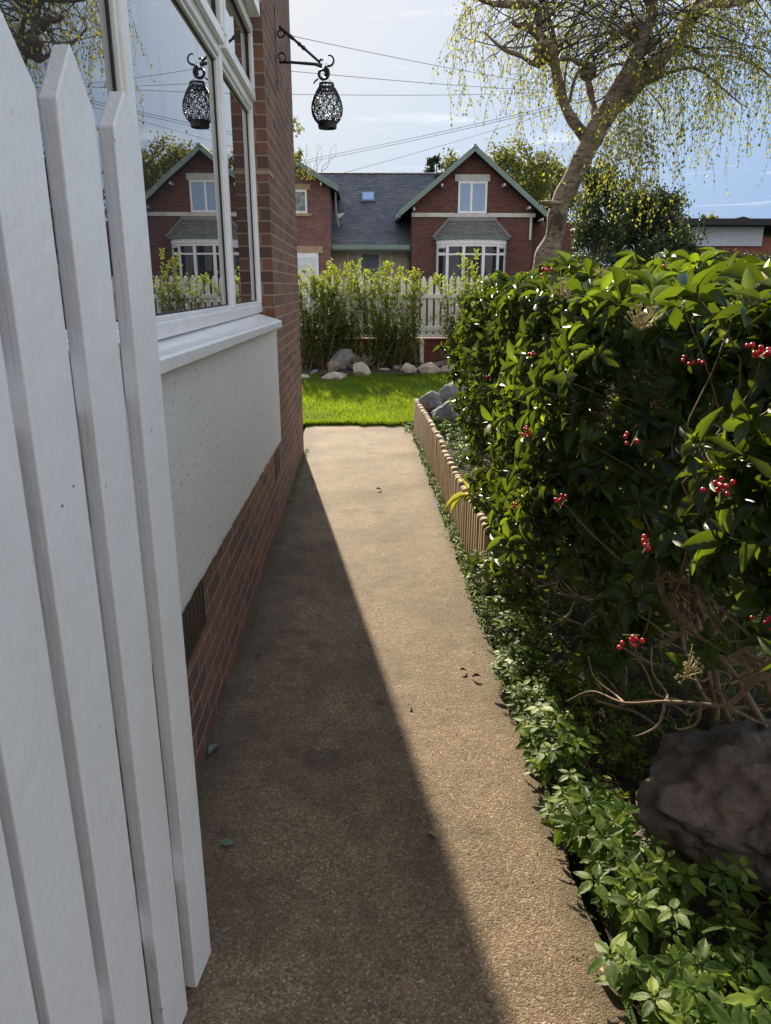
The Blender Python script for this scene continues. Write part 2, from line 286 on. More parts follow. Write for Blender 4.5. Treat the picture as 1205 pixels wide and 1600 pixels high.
M['skimmia'] = leaf_mat('glossy_dark_evergreen_leaf', [(0, (0.018, 0.045, 0.014)), (0.45, (0.034, 0.078, 0.020)), (0.75, (0.060, 0.115, 0.022)), (0.94, (0.10, 0.16, 0.02)), (1.0, (0.38, 0.34, 0.03))],
                        0.36, 0.33, (0.38, 0.52, 0.018), 0.55, coat=0.08, lo=.38, hi=1.55)
M['birchleaf'] = leaf_mat('young_birch_leaf', [(0, (0.09, 0.12, 0.02)), (0.5, (0.17, 0.20, 0.03)), (1, (0.28, 0.27, 0.04))], 0.5, 0.5, (0.52, 0.50, 0.06), 0.3)
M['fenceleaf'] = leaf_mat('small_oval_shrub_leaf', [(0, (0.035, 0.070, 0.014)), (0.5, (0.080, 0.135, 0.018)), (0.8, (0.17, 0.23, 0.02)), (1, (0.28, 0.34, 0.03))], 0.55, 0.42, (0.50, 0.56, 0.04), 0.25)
M['farleaf'] = leaf_mat('distant_tree_leaf', [(0, (0.035, 0.045, 0.018)), (0.6, (0.07, 0.085, 0.025)), (1, (0.16, 0.15, 0.035))], 0.6, 0.4, (0.35, 0.36, 0.06), 0.2)
M['darkleaf'] = leaf_mat('dark_evergreen_leaf', [(0, (0.012, 0.026, 0.010)), (0.7, (0.025, 0.045, 0.014)), (1, (0.06, 0.085, 0.02))], 0.5, 0.2, (0.12, 0.18, 0.03), 0.3)
M['grass'] = leaf_mat('lawn_grass_blade', [(0, (0.045, 0.095, 0.012)), (0.6, (0.085, 0.15, 0.016)), (1, (0.15, 0.20, 0.025))], 0.5, 0.5, (0.42, 0.56, 0.02), 0.3)
M['elder'] = leaf_mat('soft_ground_elder_leaf', [(0, (0.045, 0.090, 0.016)), (0.6, (0.100, 0.170, 0.026)), (1, (0.20, 0.27, 0.03))], 0.5, 0.35, (0.28, 0.46, 0.03), 0.25)
M['silver'] = leaf_mat('silver_grey_leaf', [(0, (0.20, 0.22, 0.18)), (1, (0.36, 0.38, 0.32))], 0.8, 0.25, (0.4, 0.42, 0.3), 0.2)
M['stem'] = plain('green_stem', (0.10, 0.13, 0.04), 0.6, 0.2, 40, 0)

# ------------------------------------------------------------------ mesh helpers
class MB:
    def __init__(s): s.v = []; s.f = []
    def add(s, v, f):
        b = len(s.v); s.v += [tuple(x) for x in v]; s.f += [tuple(i+b for i in q) for q in f]; return s
    def box(s, x0, x1, y0, y1, z0, z1):
        return s.add([(x0, y0, z0), (x1, y0, z0), (x1, y1, z0), (x0, y1, z0), (x0, y0, z1), (x1, y0, z1), (x1, y1, z1), (x0, y1, z1)],
                     [(0, 3, 2, 1), (4, 5, 6, 7), (0, 1, 5, 4), (1, 2, 6, 5), (2, 3, 7, 6), (3, 0, 4, 7)])
    def prism(s, poly, d):                       # poly: 3-D points, extruded by vector d
        n = len(poly); P = [Vector(q) for q in poly]; Q = [q+Vector(d) for q in P]
        s.add(P+Q, [tuple(range(n))[::-1], tuple(range(n, 2*n))] + [(i, (i+1) % n, n+(i+1) % n, n+i) for i in range(n)]); return s
    def tube(s, pts, rad, n=6, closed=False):
        pts = [Vector(q) for q in pts]; k = len(pts)
        if not hasattr(rad, '__len__'): rad = [rad]*k
        up = None; v = []
        for i, q in enumerate(pts):
            d = (pts[(i+1) % k]-pts[i-1]) if closed else (pts[min(i+1, k-1)]-pts[max(i-1, 0)])
            if d.length < 1e-9: d = Vector((0, 0, 1))
            d.normalize()
            if up is None: up = d.orthogonal().normalized()
            else:
                up = up-d*up.dot(d)
                up = up.normalized() if up.length > 1e-6 else d.orthogonal().normalized()
            w = d.cross(up)
            for j in range(n):
                a = 2*math.pi*j/n; v.append(q+(up*math.cos(a)+w*math.sin(a))*rad[i])
        f = []
        for i in range(k if closed else k-1):
            for j in range(n): f.append((i*n+j, i*n+(j+1) % n, ((i+1) % k)*n+(j+1) % n, ((i+1) % k)*n+j))
        if not closed: f += [tuple(range(n))[::-1], tuple(range((k-1)*n, k*n))]
        return s.add(v, f)
    def lathe(s, prof, c=(0, 0, 0), n=20):
        v = []; f = []
        for r, z in prof:
            for j in range(n): a = 2*math.pi*j/n; v.append((c[0]+r*math.cos(a), c[1]+r*math.sin(a), c[2]+z))
        for i in range(len(prof)-1):
            for j in range(n): f.append((i*n+j, i*n+(j+1) % n, (i+1)*n+(j+1) % n, (i+1)*n+j))
        return s.add(v, f)
    def build(s, name, m, parent=None, smooth=False, bevel=0):
        me = bpy.data.meshes.new(name); me.from_pydata(s.v, [], s.f); me.materials.append(m)
        if smooth: me.polygons.foreach_set('use_smooth', [True]*len(me.polygons))
        o = bpy.data.objects.new(name, me); col.objects.link(o)
        if parent: o.parent = parent
        if bevel:
            b = o.modifiers.new('bevel', 'BEVEL'); b.width = bevel; b.segments = 2; b.limit_method = 'ANGLE'
        return o
def npmesh(name, V, Fq, m, parent=None, rnd=None, smooth=True):
    me = bpy.data.meshes.new(name); V = np.asarray(V, np.float32); Fq = np.asarray(Fq, np.int32); k = Fq.shape[1]
    me.vertices.add(len(V)); me.vertices.foreach_set('co', V.ravel()); me.loops.add(Fq.size); me.loops.foreach_set('vertex_index', Fq.ravel())
    me.polygons.add(len(Fq)); me.polygons.foreach_set('loop_start', np.arange(0, Fq.size, k)); me.polygons.foreach_set('loop_total', np.full(len(Fq), k, np.int32))
    if smooth: me.polygons.foreach_set('use_smooth', np.ones(len(Fq), bool))
    if rnd is not None:
        a = me.attributes.new('rnd', 'FLOAT', 'FACE'); a.data.foreach_set('value', np.asarray(rnd, np.float32))
    me.materials.append(m); me.update(); me.validate()
    o = bpy.data.objects.new(name, me); col.objects.link(o)
    if parent: o.parent = parent
    return o
def unit(a): return a/np.maximum(np.linalg.norm(a, axis=-1, keepdims=True), 1e-9)
# leaf templates: (along, across, up) and quads
def leaf_t(n=5, wf=None, arch=0.12, fold=0.14, tip=1.0):
    wf = wf or (lambda u: math.sin(math.pi*min(1, u**0.85))**0.9)
    v = []; f = []
    for i in range(n+1):
        u = i/n; w = 0.5*wf(u) if 0 < i < n else 0.02
        z = -arch*(u**2)*1.2+arch*0.3*u
        v += [(u, -w, z+fold*w*2), (u, 0, z), (u, w, z+fold*w*2)]
    for i in range(n):
        a = i*3; f += [(a, a+1, a+4, a+3), (a+1, a+2, a+5, a+4)]
    return np.array(v), np.array(f)
T_BIG = leaf_t(6, lambda u: math.sin(math.pi*u**1.15)**0.85, 0.30, 0.22)
T_MID = leaf_t(4, lambda u: math.sin(math.pi*u**0.8)**0.8, 0.28, 0.2)
T_SMALL = leaf_t(2, lambda u: 1.0, 0.2, 0.15)
T_FLAT = (np.array([(0, 0, 0), (0.45, -0.5, 0.05), (1, 0, 0), (0.45, 0.5, 0.05)]), np.array([(0, 1, 2, 3)]))
T_BLADE = (np.array([(0, -0.5, 0), (0, 0.5, 0), (0.55, 0.38, 0.06), (0.55, -0.38, 0.06), (1, 0.05, 0.25), (1, -0.05, 0.25)]), np.array([(0, 1, 2, 3), (3, 2, 4, 5)]))
def leaves(name, P, D, Nn, Ln, Wd, T, m, parent=None, rnd=None, curl=None):
    P = np.asarray(P, float); D = unit(np.asarray(D, float)); Nn = np.asarray(Nn, float); n = len(P)
    S = unit(np.cross(Nn, D)); Nn = np.cross(D, S)
    tv, tf = T; Ln = np.broadcast_to(Ln, n); Wd = np.broadcast_to(Wd, n)
    cz = np.ones(n) if curl is None else curl
    V = (P[:, None, :] + D[:, None, :]*(tv[None, :, 0, None]*Ln[:, None, None]) + S[:, None, :]*(tv[None, :, 1, None]*Wd[:, None, None])
         + Nn[:, None, :]*(tv[None, :, 2, None]*(Ln*cz)[:, None, None]))
    Fq = tf[None]+(np.arange(n)*len(tv))[:, None, None]
    if rnd is None: rnd = rng.random(n)
    return npmesh(name, V.reshape(-1, 3), Fq.reshape(-1, tf.shape[1]), m, parent, np.repeat(rnd, len(tf)))
def rdir(n): return unit(rng.normal(size=(n, 3)))

def empty(name, loc, label, cat, group=None, rz=0):
    o = bpy.data.objects.new(name, None); col.objects.link(o); o.location = loc; o.rotation_euler.z = rz; o.empty_display_size = 0.1
    o['label'] = label; o['category'] = cat
    if group: o['group'] = group
    return o
def tag(o, label=None, cat=None, group=None, kind=None):
    for k, v in (('label', label), ('category', cat), ('group', group), ('kind', kind)):
        if v: o[k] = v
    return o
def struct(o): o['kind'] = 'structure'; return o
def keep(root):      # parts built in world coordinates under a root that is not at the origin
    bpy.context.view_layer.update()
    for c in root.children: c.matrix_parent_inverse = root.matrix_world.inverted()
def keep_all(root):
    keep(root)

# ------------------------------------------------------------------ ground
def sheet(name, x0, x1, y0, y1, z, m, nx=1, ny=1, hf=None):
    v = []; f = []
    for j in range(ny+1):
        for i in range(nx+1):
            x = x0+(x1-x0)*i/nx; y = y0+(y1-y0)*j/ny; v.append((x, y, z+(hf(x, y) if hf else 0)))
    for j in range(ny):
        for i in range(nx): a = j*(nx+1)+i; f.append((a, a+1, a+nx+2, a+nx+1))
    return struct(MB().add(v, f).build(name, m, smooth=bool(hf)))
sheet('ground', -600, 600, -300, 900, -0.06, M['turf'])
sheet('street', -60, 60, 15.2, 27.5, -0.02, M['tarmac'])
sheet('lawn', -9, 9, 8.5, 13.5, -0.012, M['turf'], 40, 30, lambda x, y: 0.012*math.sin(x*2.1)*math.cos(y*1.7))
sheet('side_lawn', 1.62, 9, -3, 8.5, -0.012, M['turf'])
def bedh(x, y): return 0.05*mn.noise(Vector((x*4, y*4, 0)))+0.04*mn.noise(Vector((x*11, y*11, 3)))
sheet('hedge_soil', 0.60, 1.62, -3, 3.72, -0.02, M['soil'], 24, 90, lambda x, y: 0.4*bedh(x, y)+0.02)
sheet('raised_bed_soil', 0.72, 1.66, 3.60, 8.0, 0.22, M['soil'], 24, 90, bedh)
sheet('border_soil', -9, 9, 13.35, 14.35, 0.03, M['soil'], 200, 16, lambda x, y: bedh(x, y)*0.8+0.12*(y-13.35))
# the path: a real slab with a slightly ragged edge
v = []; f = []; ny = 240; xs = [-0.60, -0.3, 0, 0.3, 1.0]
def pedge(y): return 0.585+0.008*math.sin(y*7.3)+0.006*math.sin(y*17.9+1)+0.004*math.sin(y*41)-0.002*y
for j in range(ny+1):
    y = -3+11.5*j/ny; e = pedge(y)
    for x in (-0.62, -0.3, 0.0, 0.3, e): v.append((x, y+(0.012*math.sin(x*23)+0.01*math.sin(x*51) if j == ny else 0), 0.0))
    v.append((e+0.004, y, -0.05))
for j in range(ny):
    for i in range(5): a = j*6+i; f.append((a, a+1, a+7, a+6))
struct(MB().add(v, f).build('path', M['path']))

# ------------------------------------------------------------------ near house (left)
WX, GX, YE, PY = -0.55, -0.655, 7.10, 5.00
house = empty('brick_house', (WX-3, 3, 0), 'near red brick house with pale render panel and wide white window beside the path', 'house')
b = MB(); b.box(-7, WX, -4, PY, -0.1, 0.66)                       # plinth
b.box(-7, WX, PY, YE, -0.1, 5.6)                                   # end pier
b.box(-7, WX, -4, 0.55, 0.661, 5.6)                                # near pier
b.box(-7, WX, 0.55, PY, 3.20, 5.6)                                 # above the window
b.build('wall', M['brick'], house)
MB().box(-7, -0.95, 0.55, PY, 0.661, 3.20).build('interior', M['dark'], house)
# render panel with an irregular lower edge
b = MB(); n = 120; top = 1.30
vv = []; ff = []
for i in range(n+1):
    y = 0.55+(PY-0.012-0.55)*i/n; zb = 0.605-0.024*(y-2.0)+0.002*math.sin(y*23)+0.002*math.sin(y*57)+random.uniform(-.0025, .0025)
    vv += [(WX+0.006, y, zb), (WX+0.009, y, zb+0.02), (WX+0.006, y, top+.06-.02*(y-2.0)), (-0.94, y, zb)]
for i in range(n):
    a = i*4; ff += [(a, a+4, a+5, a+1), (a+1, a+5, a+6, a+2), (a+3, a+7, a+4, a)]
ff.append((n*4, n*4+3, n*4+2, n*4+1))
b.add(vv, ff).build('render_panel', M['render'], house)
MB().box(-0.94, WX+0.011, PY-0.012, PY-0.001, 0.535, 1.30).build('render_bead', M['render'], house)
# sill
b = MB(); s = [(-0.66, 1.386), (-0.505, 1.377), (-0.497, 1.371), (-0.497, 1.336), (-0.512, 1.336), (-0.512, 1.350), (-0.66, 1.350)]

def sdz(y, z): return z if z > 1.38 or z < 1.34-.02 and False else z-.013*(y-2.0)
Pq = [(x, 0.5, sdz(0.5, z)) for x, z in s]+[(x, 4.94, sdz(4.94, z)) for x, z in s]; k6 = len(s)
b.add(Pq, [tuple(range(k6))[::-1], tuple(range(k6, 2*k6))]+[(i, (i+1) % k6, k6+(i+1) % k6, k6+i) for i in range(k6)]); sill = b.build('window_sill', M['upvc'], house, bevel=0.003)
# window
win = MB()
FX0, FX1 = -0.71, -0.625
yL, yR, zB, zT = 0.60, 4.995, 1.388, 3.05
def bar(b, y0, y1, z0, z1, x1=FX1): b.box(FX0, x1, y0, y1, z0, z1)
bar(win, yL, yR, zB, 1.44); bar(win, yL, yR, zT-0.06, zT)
bar(win, yL, yL+0.06, 1.441, zT-0.061); bar(win, yR-0.055, yR, 1.441, zT-0.061)
MUL = [2.33, 3.90]
for y in MUL: bar(win, y-0.035, y+0.035, 1.441, zT-0.061)
seg = [(yL+0.06, MUL[0]-0.035), (MUL[0]+0.035, MUL[1]-0.035), (MUL[1]+0.035, yR-0.055)]
for a, c in seg: bar(win, a+0.001, c-0.001, 2.56, 2.62)
window = win.build('window', M['upvc'], house, bevel=0.006)
# beads round the fixed lights and opening vents above the transom
sash = MB()
for a, c in seg:
    x1 = FX1+0.012; z0, z1 = 2.605, zT-0.045
    sash.box(FX1-0.001, x1+0.012, a-0.012, c+0.012, z0, z0+0.055); sash.box(FX1-0.001, x1+0.012, a-0.012, c+0.012, z1-0.055, z1)
    sash.box(FX1-0.001, x1+0.012, a-0.012, a+0.043, z0+0.056, z1-0.056); sash.box(FX1-0.001, x1+0.012, c-0.043, c+0.012, z0+0.056, z1-0.056)
sash.build('opening_sash', M['upvc'], window, bevel=0.006)
bead = MB()
for a, c in seg:
    z0, z1 = 1.440, 2.56
    for (y0, y1, q0, q1) in ((a, c, z0, z0+0.018), (a, c, z1-0.018, z1), (a, a+0.018, z0+0.019, z1-0.019), (c-0.018, c, z0+0.019, z1-0.019)):
        bead.box(GX-0.001, FX1-0.012, y0, y1, q0, q1)
bead.build('glazing_bead', M['upvc'], window, bevel=0.004)
gk = MB()
for a, c in seg:
    for z0, z1, ins in ((1.458, 2.542, 0.018), (2.66, zT-0.10, 0.043)):
        gx = GX+0.004 if ins < 0.03 else GX+0.026
        gk.box(GX, gx, a+ins, c-ins, z0, z0+0.006); gk.box(GX, gx, a+ins, c-ins, z1-0.006, z1)
        gk.box(GX, gx, a+ins, a+ins+0.012, z0+0.007, z1-0.007); gk.box(GX, gx, c-ins-0.012, c-ins, z0+0.007, z1-0.007)
gk.build('gasket', M['gasket'], window)
for a, c in seg:
    MB().box(GX-0.02, GX, a-0.01, c+0.01, 1.43, 2.575).build('pane', M['glass'], window)
    MB().box(GX-0.001, GX+0.022, a+0.03, c-0.03, 2.64, zT-0.09).build('pane', M['glass'], window)
# white box head over the window
MB().box(-0.72, WX+0.012, 0.45, 4.90, 3.10, 3.30).build('window_head', M['upvc'], house, bevel=0.006)
MB().box(-0.72, WX+0.004, 0.5, 4.88, 3.02, 3.099).build('head_trim', M['upvc'], house, bevel=0.006)
MB().box(WX-0.10, WX+0.006, PY-0.001, PY+0.20, 2.215, 2.235).build('mortar_band', M['buff'], house)
# air bricks
def air_brick(y0, y1, z0, z1):
    a = MB(); a.box(WX-0.03, WX+0.004, y0, y1, z0, z0+0.012); a.box(WX-0.03, WX+0.004, y0, y1, z1-0.012, z1)
    a.box(WX-0.03, WX+0.004, y0, y0+0.012, z0+0.012, z1-0.012); a.box(WX-0.03, WX+0.004, y1-0.012, y1, z0+0.012, z1-0.012)
    nn_ = max(3, int((y1-y0)/0.05))
    for i in range(1, nn_): y = y0+(y1-y0)*i/nn_; a.box(WX-0.03, WX+0.003, y-0.005, y+0.005, z0+0.012, z1-0.012)
    for i in (1, 2): z = z0+(z1-z0)*i/3; a.box(WX-0.03, WX+0.002, y0+0.012, y1-0.012, z-0.004, z+0.004)
    o = a.build('air_vent', M['rustvent'], house)
    MB().box(WX-0.004, WX+0.0015, y0+0.012, y1-0.012, z0+0.012, z1-0.012).build('vent_backing', M['gasket'], o)
M['rustvent'] = plain('dark_brown_clay', (0.045, 0.028, 0.022), 0.7, 0.3, 40, 0.2)
air_brick(2.02, 2.38, 0.415, 0.588); air_brick(4.66, 4.90, 0.345, 0.515)
# roof out of the frame
MB().box(-0.549, 2.6, -4, -2.9, -0.1, 3.3).build('rear_light_blocker', M['brick'], house)  # unseen box added behind the camera to cut light from the rear
rf = MB(); rf.prism([(-7.2, -4.2, 5.6), (WX+0.06, -4.2, 5.6), (-3.8, -4.2, 8.2)], (0, 11.2, 0)); rf.build('roof', M['slate'], house)
keep_all(house)

# lantern bracket
YB = 5.80
br = empty('wall_bracket', (WX, YB, 3.1), 'black scrolled wrought iron bracket fixed to the brick corner of the near house', 'bracket')
k = MB(); k.box(WX, WX+0.006, YB-0.016, YB+0.016, 2.86, 3.36)
k.build('wall_plate', M['iron'], br)
TX, TZ = -0.235, 3.02
MB().tube([(WX+0.02, YB, 3.03), (WX+0.1, YB, 3.03), (TX-0.05, YB, 3.02), (TX, YB, 3.01)], [0.009, 0.009, 0.010, 0.015]).build('horizontal_arm', M['iron'], br, True)
def lerp(a, b, t_): return Vector(a)*(1-t_)+Vector(b)*t_
A0, A1 = (WX+0.03, YB, 3.245), (TX-0.02, YB, 3.035)
dg = MB(); pts = [lerp(A0, A1, i/30) for i in range(31)]; rr = []
for i in range(31):
    u = i/30; r_ = 0.0125 if u < 0.35 else 0.0085
    r_ += 0.006*math.exp(-((u-0.50)/0.025)**2)+0.007*math.exp(-((u-0.60)/0.028)**2); rr.append(r_)
dg.tube(pts, rr, 8).build('diagonal_stay', M['iron'], br, True)
def spiral(cx, cz, r0, r1, a0, turns, y=YB, n=28):
    return [(cx+(r0+(r1-r0)*i/n)*math.cos(a0+turns*2*math.pi*i/n), y, cz+(r0+(r1-r0)*i/n)*math.sin(a0+turns*2*math.pi*i/n)) for i in range(n+1)]
for sp_, rad in ((spiral(WX+0.035, 3.205, 0.032, 0.014, R(60), -0.95), 0.005), (spiral(WX+0.035, 3.062, 0.034, 0.014, R(-60), 0.9), 0.005),
                 (spiral(TX+0.005, 2.962, 0.042, 0.016, R(75), -1.35), 0.008), (spiral(TX+0.048, 3.045, 0.036, 0.030, R(-110), 0.60), 0.005),
                 ([(TX-0.02, YB, 3.03), (TX-0.01, YB, 3.05), (TX+0.008, YB, 3.045)], 0.006), ([(TX-0.03, YB, 2.93), (TX-0.05, YB, 2.915), (TX-0.062, YB, 2.90)], 0.004)):
    MB().tube(sp_, [rad*1.55*(1-0.35*i/len(sp_)) for i in range(len(sp_))], 6).build('scroll', M['iron'], br, True)
keep_all(br)
# lantern
LX = TX+0.028; LZ = 2.618
lan = empty('hanging_lantern', (LX, YB, LZ), 'black pierced metal lantern hanging from the iron bracket at the house corner', 'lantern')
def prof(v_):   # v 0..1 from bottom to top, egg shape
    return 0.066+0.046*math.sin(math.pi*min(1, v_**0.80))**0.9-0.008*v_
HB, HT = 0.035, 0.255
fr = MB()
def S(u, v_, d=0): r = prof(v_)+d; return (LX+r*math.cos(u), YB+r*math.sin(u), LZ+HB+(HT-HB)*v_)
rows, nc = 6, 13
for r_ in range(rows):
    for c_ in range(nc):
        u0 = 2*math.pi*(c_+0.5*(r_ % 2))/nc; v0 = (r_+0.5)/rows; sg = 1 if (c_+r_) % 2 else -1
        du = 2*math.pi/nc*0.44; dvv = 0.54/rows
        pts = []
        for i in range(13):
            a = sg*(i/12)*2*math.pi*1.25; q = 1.0-0.72*i/12; pts.append(S(u0+du*q*math.cos(a+r_), min(0.99, max(0.01, v0+dvv*q*math.sin(a+r_)))))
        fr.tube(pts, 0.0035, 4)
        fr.tube([S(u0-du, max(0.01, v0-dvv)), S(u0-du*0.2*sg, v0), S(u0+du*1.0, min(0.99, v0+dvv))], 0.0033, 4)
    fr_v = r_/rows
for v_ in (0.02, 0.98): fr.tube([S(2*math.pi*i/28, v_) for i in range(28)], 0.004, 4, True)
fr.build('pierced_shade', M['iron'], lan)
MB().lathe([(0.056, 0.0), (0.064, 0.0), (0.068, 0.038), (0.066, 0.042), (0.058, 0.036), (0.056, 0.0)], (LX, YB, LZ), 28).build('base_band', M['iron'], lan)
MB().lathe([(0.048, 0.275), (0.052, 0.285), (0.0535, 0.274), (0.0525, 0.270), (0.048, 0.270), (0.048, 0.275)], (LX, YB, LZ), 28).build('rim', M['iron'], lan)
MB().lathe([(0.050, 0.242), (0.0575, 0.240), (0.0575, 0.255), (0.050, 0.256), (0.050, 0.242)], (LX, YB, LZ), 28).build('neck_band', M['iron'], lan)
tb = MB()
for i in range(14):
    a = 2*math.pi*i/14; tb.tube([(LX+0.055*math.cos(a), YB+0.055*math.sin(a), LZ+0.254), (LX+0.051*math.cos(a+0.2), YB+0.051*math.sin(a+0.2), LZ+0.273)], 0.0035, 4)
tb.build('neck_fretwork', M['iron'], lan)
MB().tube([(LX-0.05, YB, LZ+0.28), (LX-0.03, YB, LZ+0.30), (LX, YB, LZ+0.315), (LX, YB, LZ+0.40), (LX+0.004, YB, LZ+0.412)], 0.0018, 5).build('hanging_wire', M['wire'], lan)
MB().tube([(LX+0.05, YB, LZ+0.28), (LX+0.03, YB, LZ+0.30), (LX, YB, LZ+0.315)], 0.0016, 5).build('hanging_wire', M['wire'], lan)
keep_all(lan)

# ------------------------------------------------------------------ gate of pointed pickets
GA = Vector((-0.3936, 1.2835, 0)); th = R(9.3); gd = Vector((math.sin(th), math.cos(th), 0)); gn = Vector((-math.cos(th), math.sin(th), 0))
gate = empty('picket_gate', (-0.55, 0.3, 0), 'tall white painted picket gate standing open in the left foreground', 'gate')
def picket(s0, w, z0, zs, za, lean=0.0, tk=0.028):
    m_ = MB(); pts = []
    for s_, z_ in ((s0, z0), (s0+w, z0), (s0+w, zs), (s0+w*0.52, za), (s0, zs)):
        pts.append(GA+gd*(s_+lean*z_)+Vector((0, 0, z_)))
    m_.prism(pts, gn*tk); return m_.build('picket', M['gate'], gate, bevel=0.0028)
for i in range(0, 9):
    s0 = (0.030, -0.129, -0.292, -0.452, -0.60)[i] if i < 5 else -0.60-0.15*(i-4)
    picket(s0, (.097, .107, .115, .125)[min(i, 3)], 0.003 if i == 0 else 0.001, 1.795+0.006*math.sin(i), (1.857, 1.880, 1.872)[i % 3], lean=0.004 if i == 0 else 0)
for z0 in (0.30, 1.36):
    m_ = MB(); a = GA+gd*(-1.14)+gn*0.030; c = GA+gd*0.105+gn*0.030
    m_.prism([a+Vector((0, 0, z0)), c+Vector((0, 0, z0)), c+Vector((0, 0, z0+0.09)), a+Vector((0, 0, z0+0.09))], gn*0.038); m_.build('rail', M['gate'], gate, bevel=0.003)
m_ = MB(); a = GA+gd*(-1.10)+gn*0.07; c = GA+gd*0.09+gn*0.07
m_.prism([a+Vector((0, 0, 0.42)), a+Vector((0, 0, 0.33)), c+Vector((0, 0, 1.26)), c+Vector((0, 0, 1.36))], gn*0.02); m_.build('diagonal_brace', M['gate'], gate, bevel=0.003)
sc_ = MB()
for i in range(8):
    for z in (1.255,):
        for ds in (0.04, 0.075)[:(0, 0, 2, 0, 1, 0, 0, 0)[i]]:
            q = GA+gd*(0.030-0.158*i+ds)-gn*0.0012+Vector((0, 0, z+0.02*(ds > .05)-0.01))
            MB().tube([q, q+gn*0.002], 0.0020, 7).build('nail_head', M['wire'], gate)
keep_all(gate)

# ------------------------------------------------------------------ far fence on a low brick wall
FY = 14.35
lw = empty('low_garden_wall', (1, FY+0.1, 0), 'low dark red brick wall under the white fence', 'wall')
MB().box(-3.2, 6.2, FY+0.02, FY+0.24, -0.1, 0.56).build('wall', M['brick_low'], lw)
MB().box(-3.2, 6.2, FY+0.0, FY+0.26, 0.56, 0.60).build('coping', M['brick_low'], lw, bevel=0.004); keep_all(lw)
fen = empty('picket_fence', (1, FY+0.08, 0.6), 'low white picket fence across the end of the lawn', 'fence')
i = 0; x = -2.6
while x < 5.2:
    w = 0.088; z1 = 1.735+random.uniform(-.006, .006); z0 = 0.66; dx = random.uniform(-.004, .004)
    m_ = MB().prism([(x, FY+0.03, z0), (x+w, FY+0.03, z0), (x+w+dx, FY+0.03, z1-0.075), (x+w*0.72+dx, FY+0.03, z1-0.022), (x+w/2+dx, FY+0.03, z1), (x+w*0.28+dx, FY+0.03, z1-0.022), (x+dx, FY+0.03, z1-0.075)], (0, 0.02, 0))
    m_.build('picket', M['whitewood'], fen, bevel=0.002); x += 0.1305
for z in (0.615, 0.74, 1.33): MB().box(-2.65, 5.25, FY+0.006, FY+0.029, z, z+(0.075 if z > .7 else .04)).build('rail', M['whitewood'], fen, bevel=0.003)
for x in (-2.6, -0.55, 1.16, 3.2, 5.1): MB().box(x, x+0.075, FY-0.075, FY-0.001, -0.02, 1.45 if x != 1.16 else 0.60).build('post', M['whitewood'], fen, bevel=0.004)
keep_all(fen)

# ------------------------------------------------------------------ far house
HY = 29.0
fh = empty('gabled_house', (1.5, HY+4, 0), 'dark red brick house with green edged gables and a curved bay beyond the white fence', 'house')
M['curtain'] = glass_mat('curtained_glass', 1.5, (0.25, 0.36, 0.52)); M['doorblue'] = plain('blue_grey_door_paint', (0.085, 0.11, 0.14), 0.5, 0.08, 5, 0)
M['obscure'] = plain('obscured_yellowish_glass', (0.26, 0.26, 0.16), 0.3, 0.35, 14, 0.2); M['lead'] = plain('lead_flashing', (0.20, 0.20, 0.20), 0.6, 0.3, 8, 0.3, 0.01)
M['pattern'] = plain('patterned_obscure_glass', (0.24, 0.26, 0.27), 0.25, 0.75, 5, 0.5, 0.01); M['garage'] = plain('white_garage_door_paint', (0.62, 0.66, 0.72), 0.5, 0.05, 5, 0.05)
def vplate(b, poly, y, d): return b.prism([(x, y, z) for x, z in poly], (0, d, 0))
# right gable
pkx, pkz, sl_ = 4.19, 6.27, 0.80
def rz_(x, off=0): return pkz-sl_*abs(x-pkx)-off
g_ = MB(); vplate(g_, [(2.0, 0), (6.5, 0), (6.5, rz_(6.5, .14)), (pkx, pkz-.14), (2.0, rz_(2.0, .14))], HY, 8.5); g_.build('gable_wall', M['brick_far'], fh)
MB().box(6.51, 8.6, HY+1.2, HY+8, 0, 3.9).build('side_wall', M['brick_far'], fh)
xl, xr = 1.54, 7.05
r_ = MB(); vplate(r_, [(xl, rz_(xl)), (pkx, pkz), (pkx, pkz-.10), (xl, rz_(xl)-.10)], HY-.42, 9.2); vplate(r_, [(xr, rz_(xr)), (pkx+.001, pkz), (pkx+.001, pkz-.10), (xr, rz_(xr)-.10)], HY-.42, 9.2)
r_.tube([(pkx, HY-.42, pkz+.02), (pkx, HY+8.8, pkz+.02)], 0.07, 8); rightroof = r_.build('roof', M['slate'], fh)
b_ = MB(); vplate(b_, [(xl, rz_(xl)+.03), (pkx, pkz+.06), (pkx, pkz-.15), (xl+.02, rz_(xl)-.17)], HY-.47, .045); vplate(b_, [(xr, rz_(xr)+.03), (pkx+.001, pkz+.06), (pkx+.001, pkz-.15), (xr-.02, rz_(xr)-.17)], HY-.47, .045)
vplate(b_, [(xl-.04, rz_(xl)+.02), (xl+.0, rz_(xl)+.02), (xl+.0, rz_(xl)-.25), (xl-.04, rz_(xl)-.22)], HY-.47, .045)
vplate(b_, [(pkx-.12, pkz-.04), (pkx, pkz+.10), (pkx+.12, pkz-.04)], HY-.50, .03)
b_.build('barge_board', M['green'], fh)
MB().box(xl-.10, xl+.02, HY-.42, HY+6, rz_(xl)-.22, rz_(xl)-.06).build('gutter', M['green'], fh)
for x in (2.05, 3.05, 5.30, 6.25, 6.75):
    z = rz_(x, .30); MB().box(x-.03, x+.03, HY-.44, HY-.001 if x < 6.5 else HY+.3, z-.09, z).build('roof_bracket', M['stonewhite'], fh)
bn = MB(); bn.box(1.98, 3.55, HY-.05, HY-.001, 3.98, 4.12); bn.box(4.82, 6.56, HY-.05, HY-.001, 3.98, 4.12); bn.box(3.551, 4.819, HY-.07, HY-.001, 3.975, 4.10); bn.build('string_course', M['stonewhite'], fh)
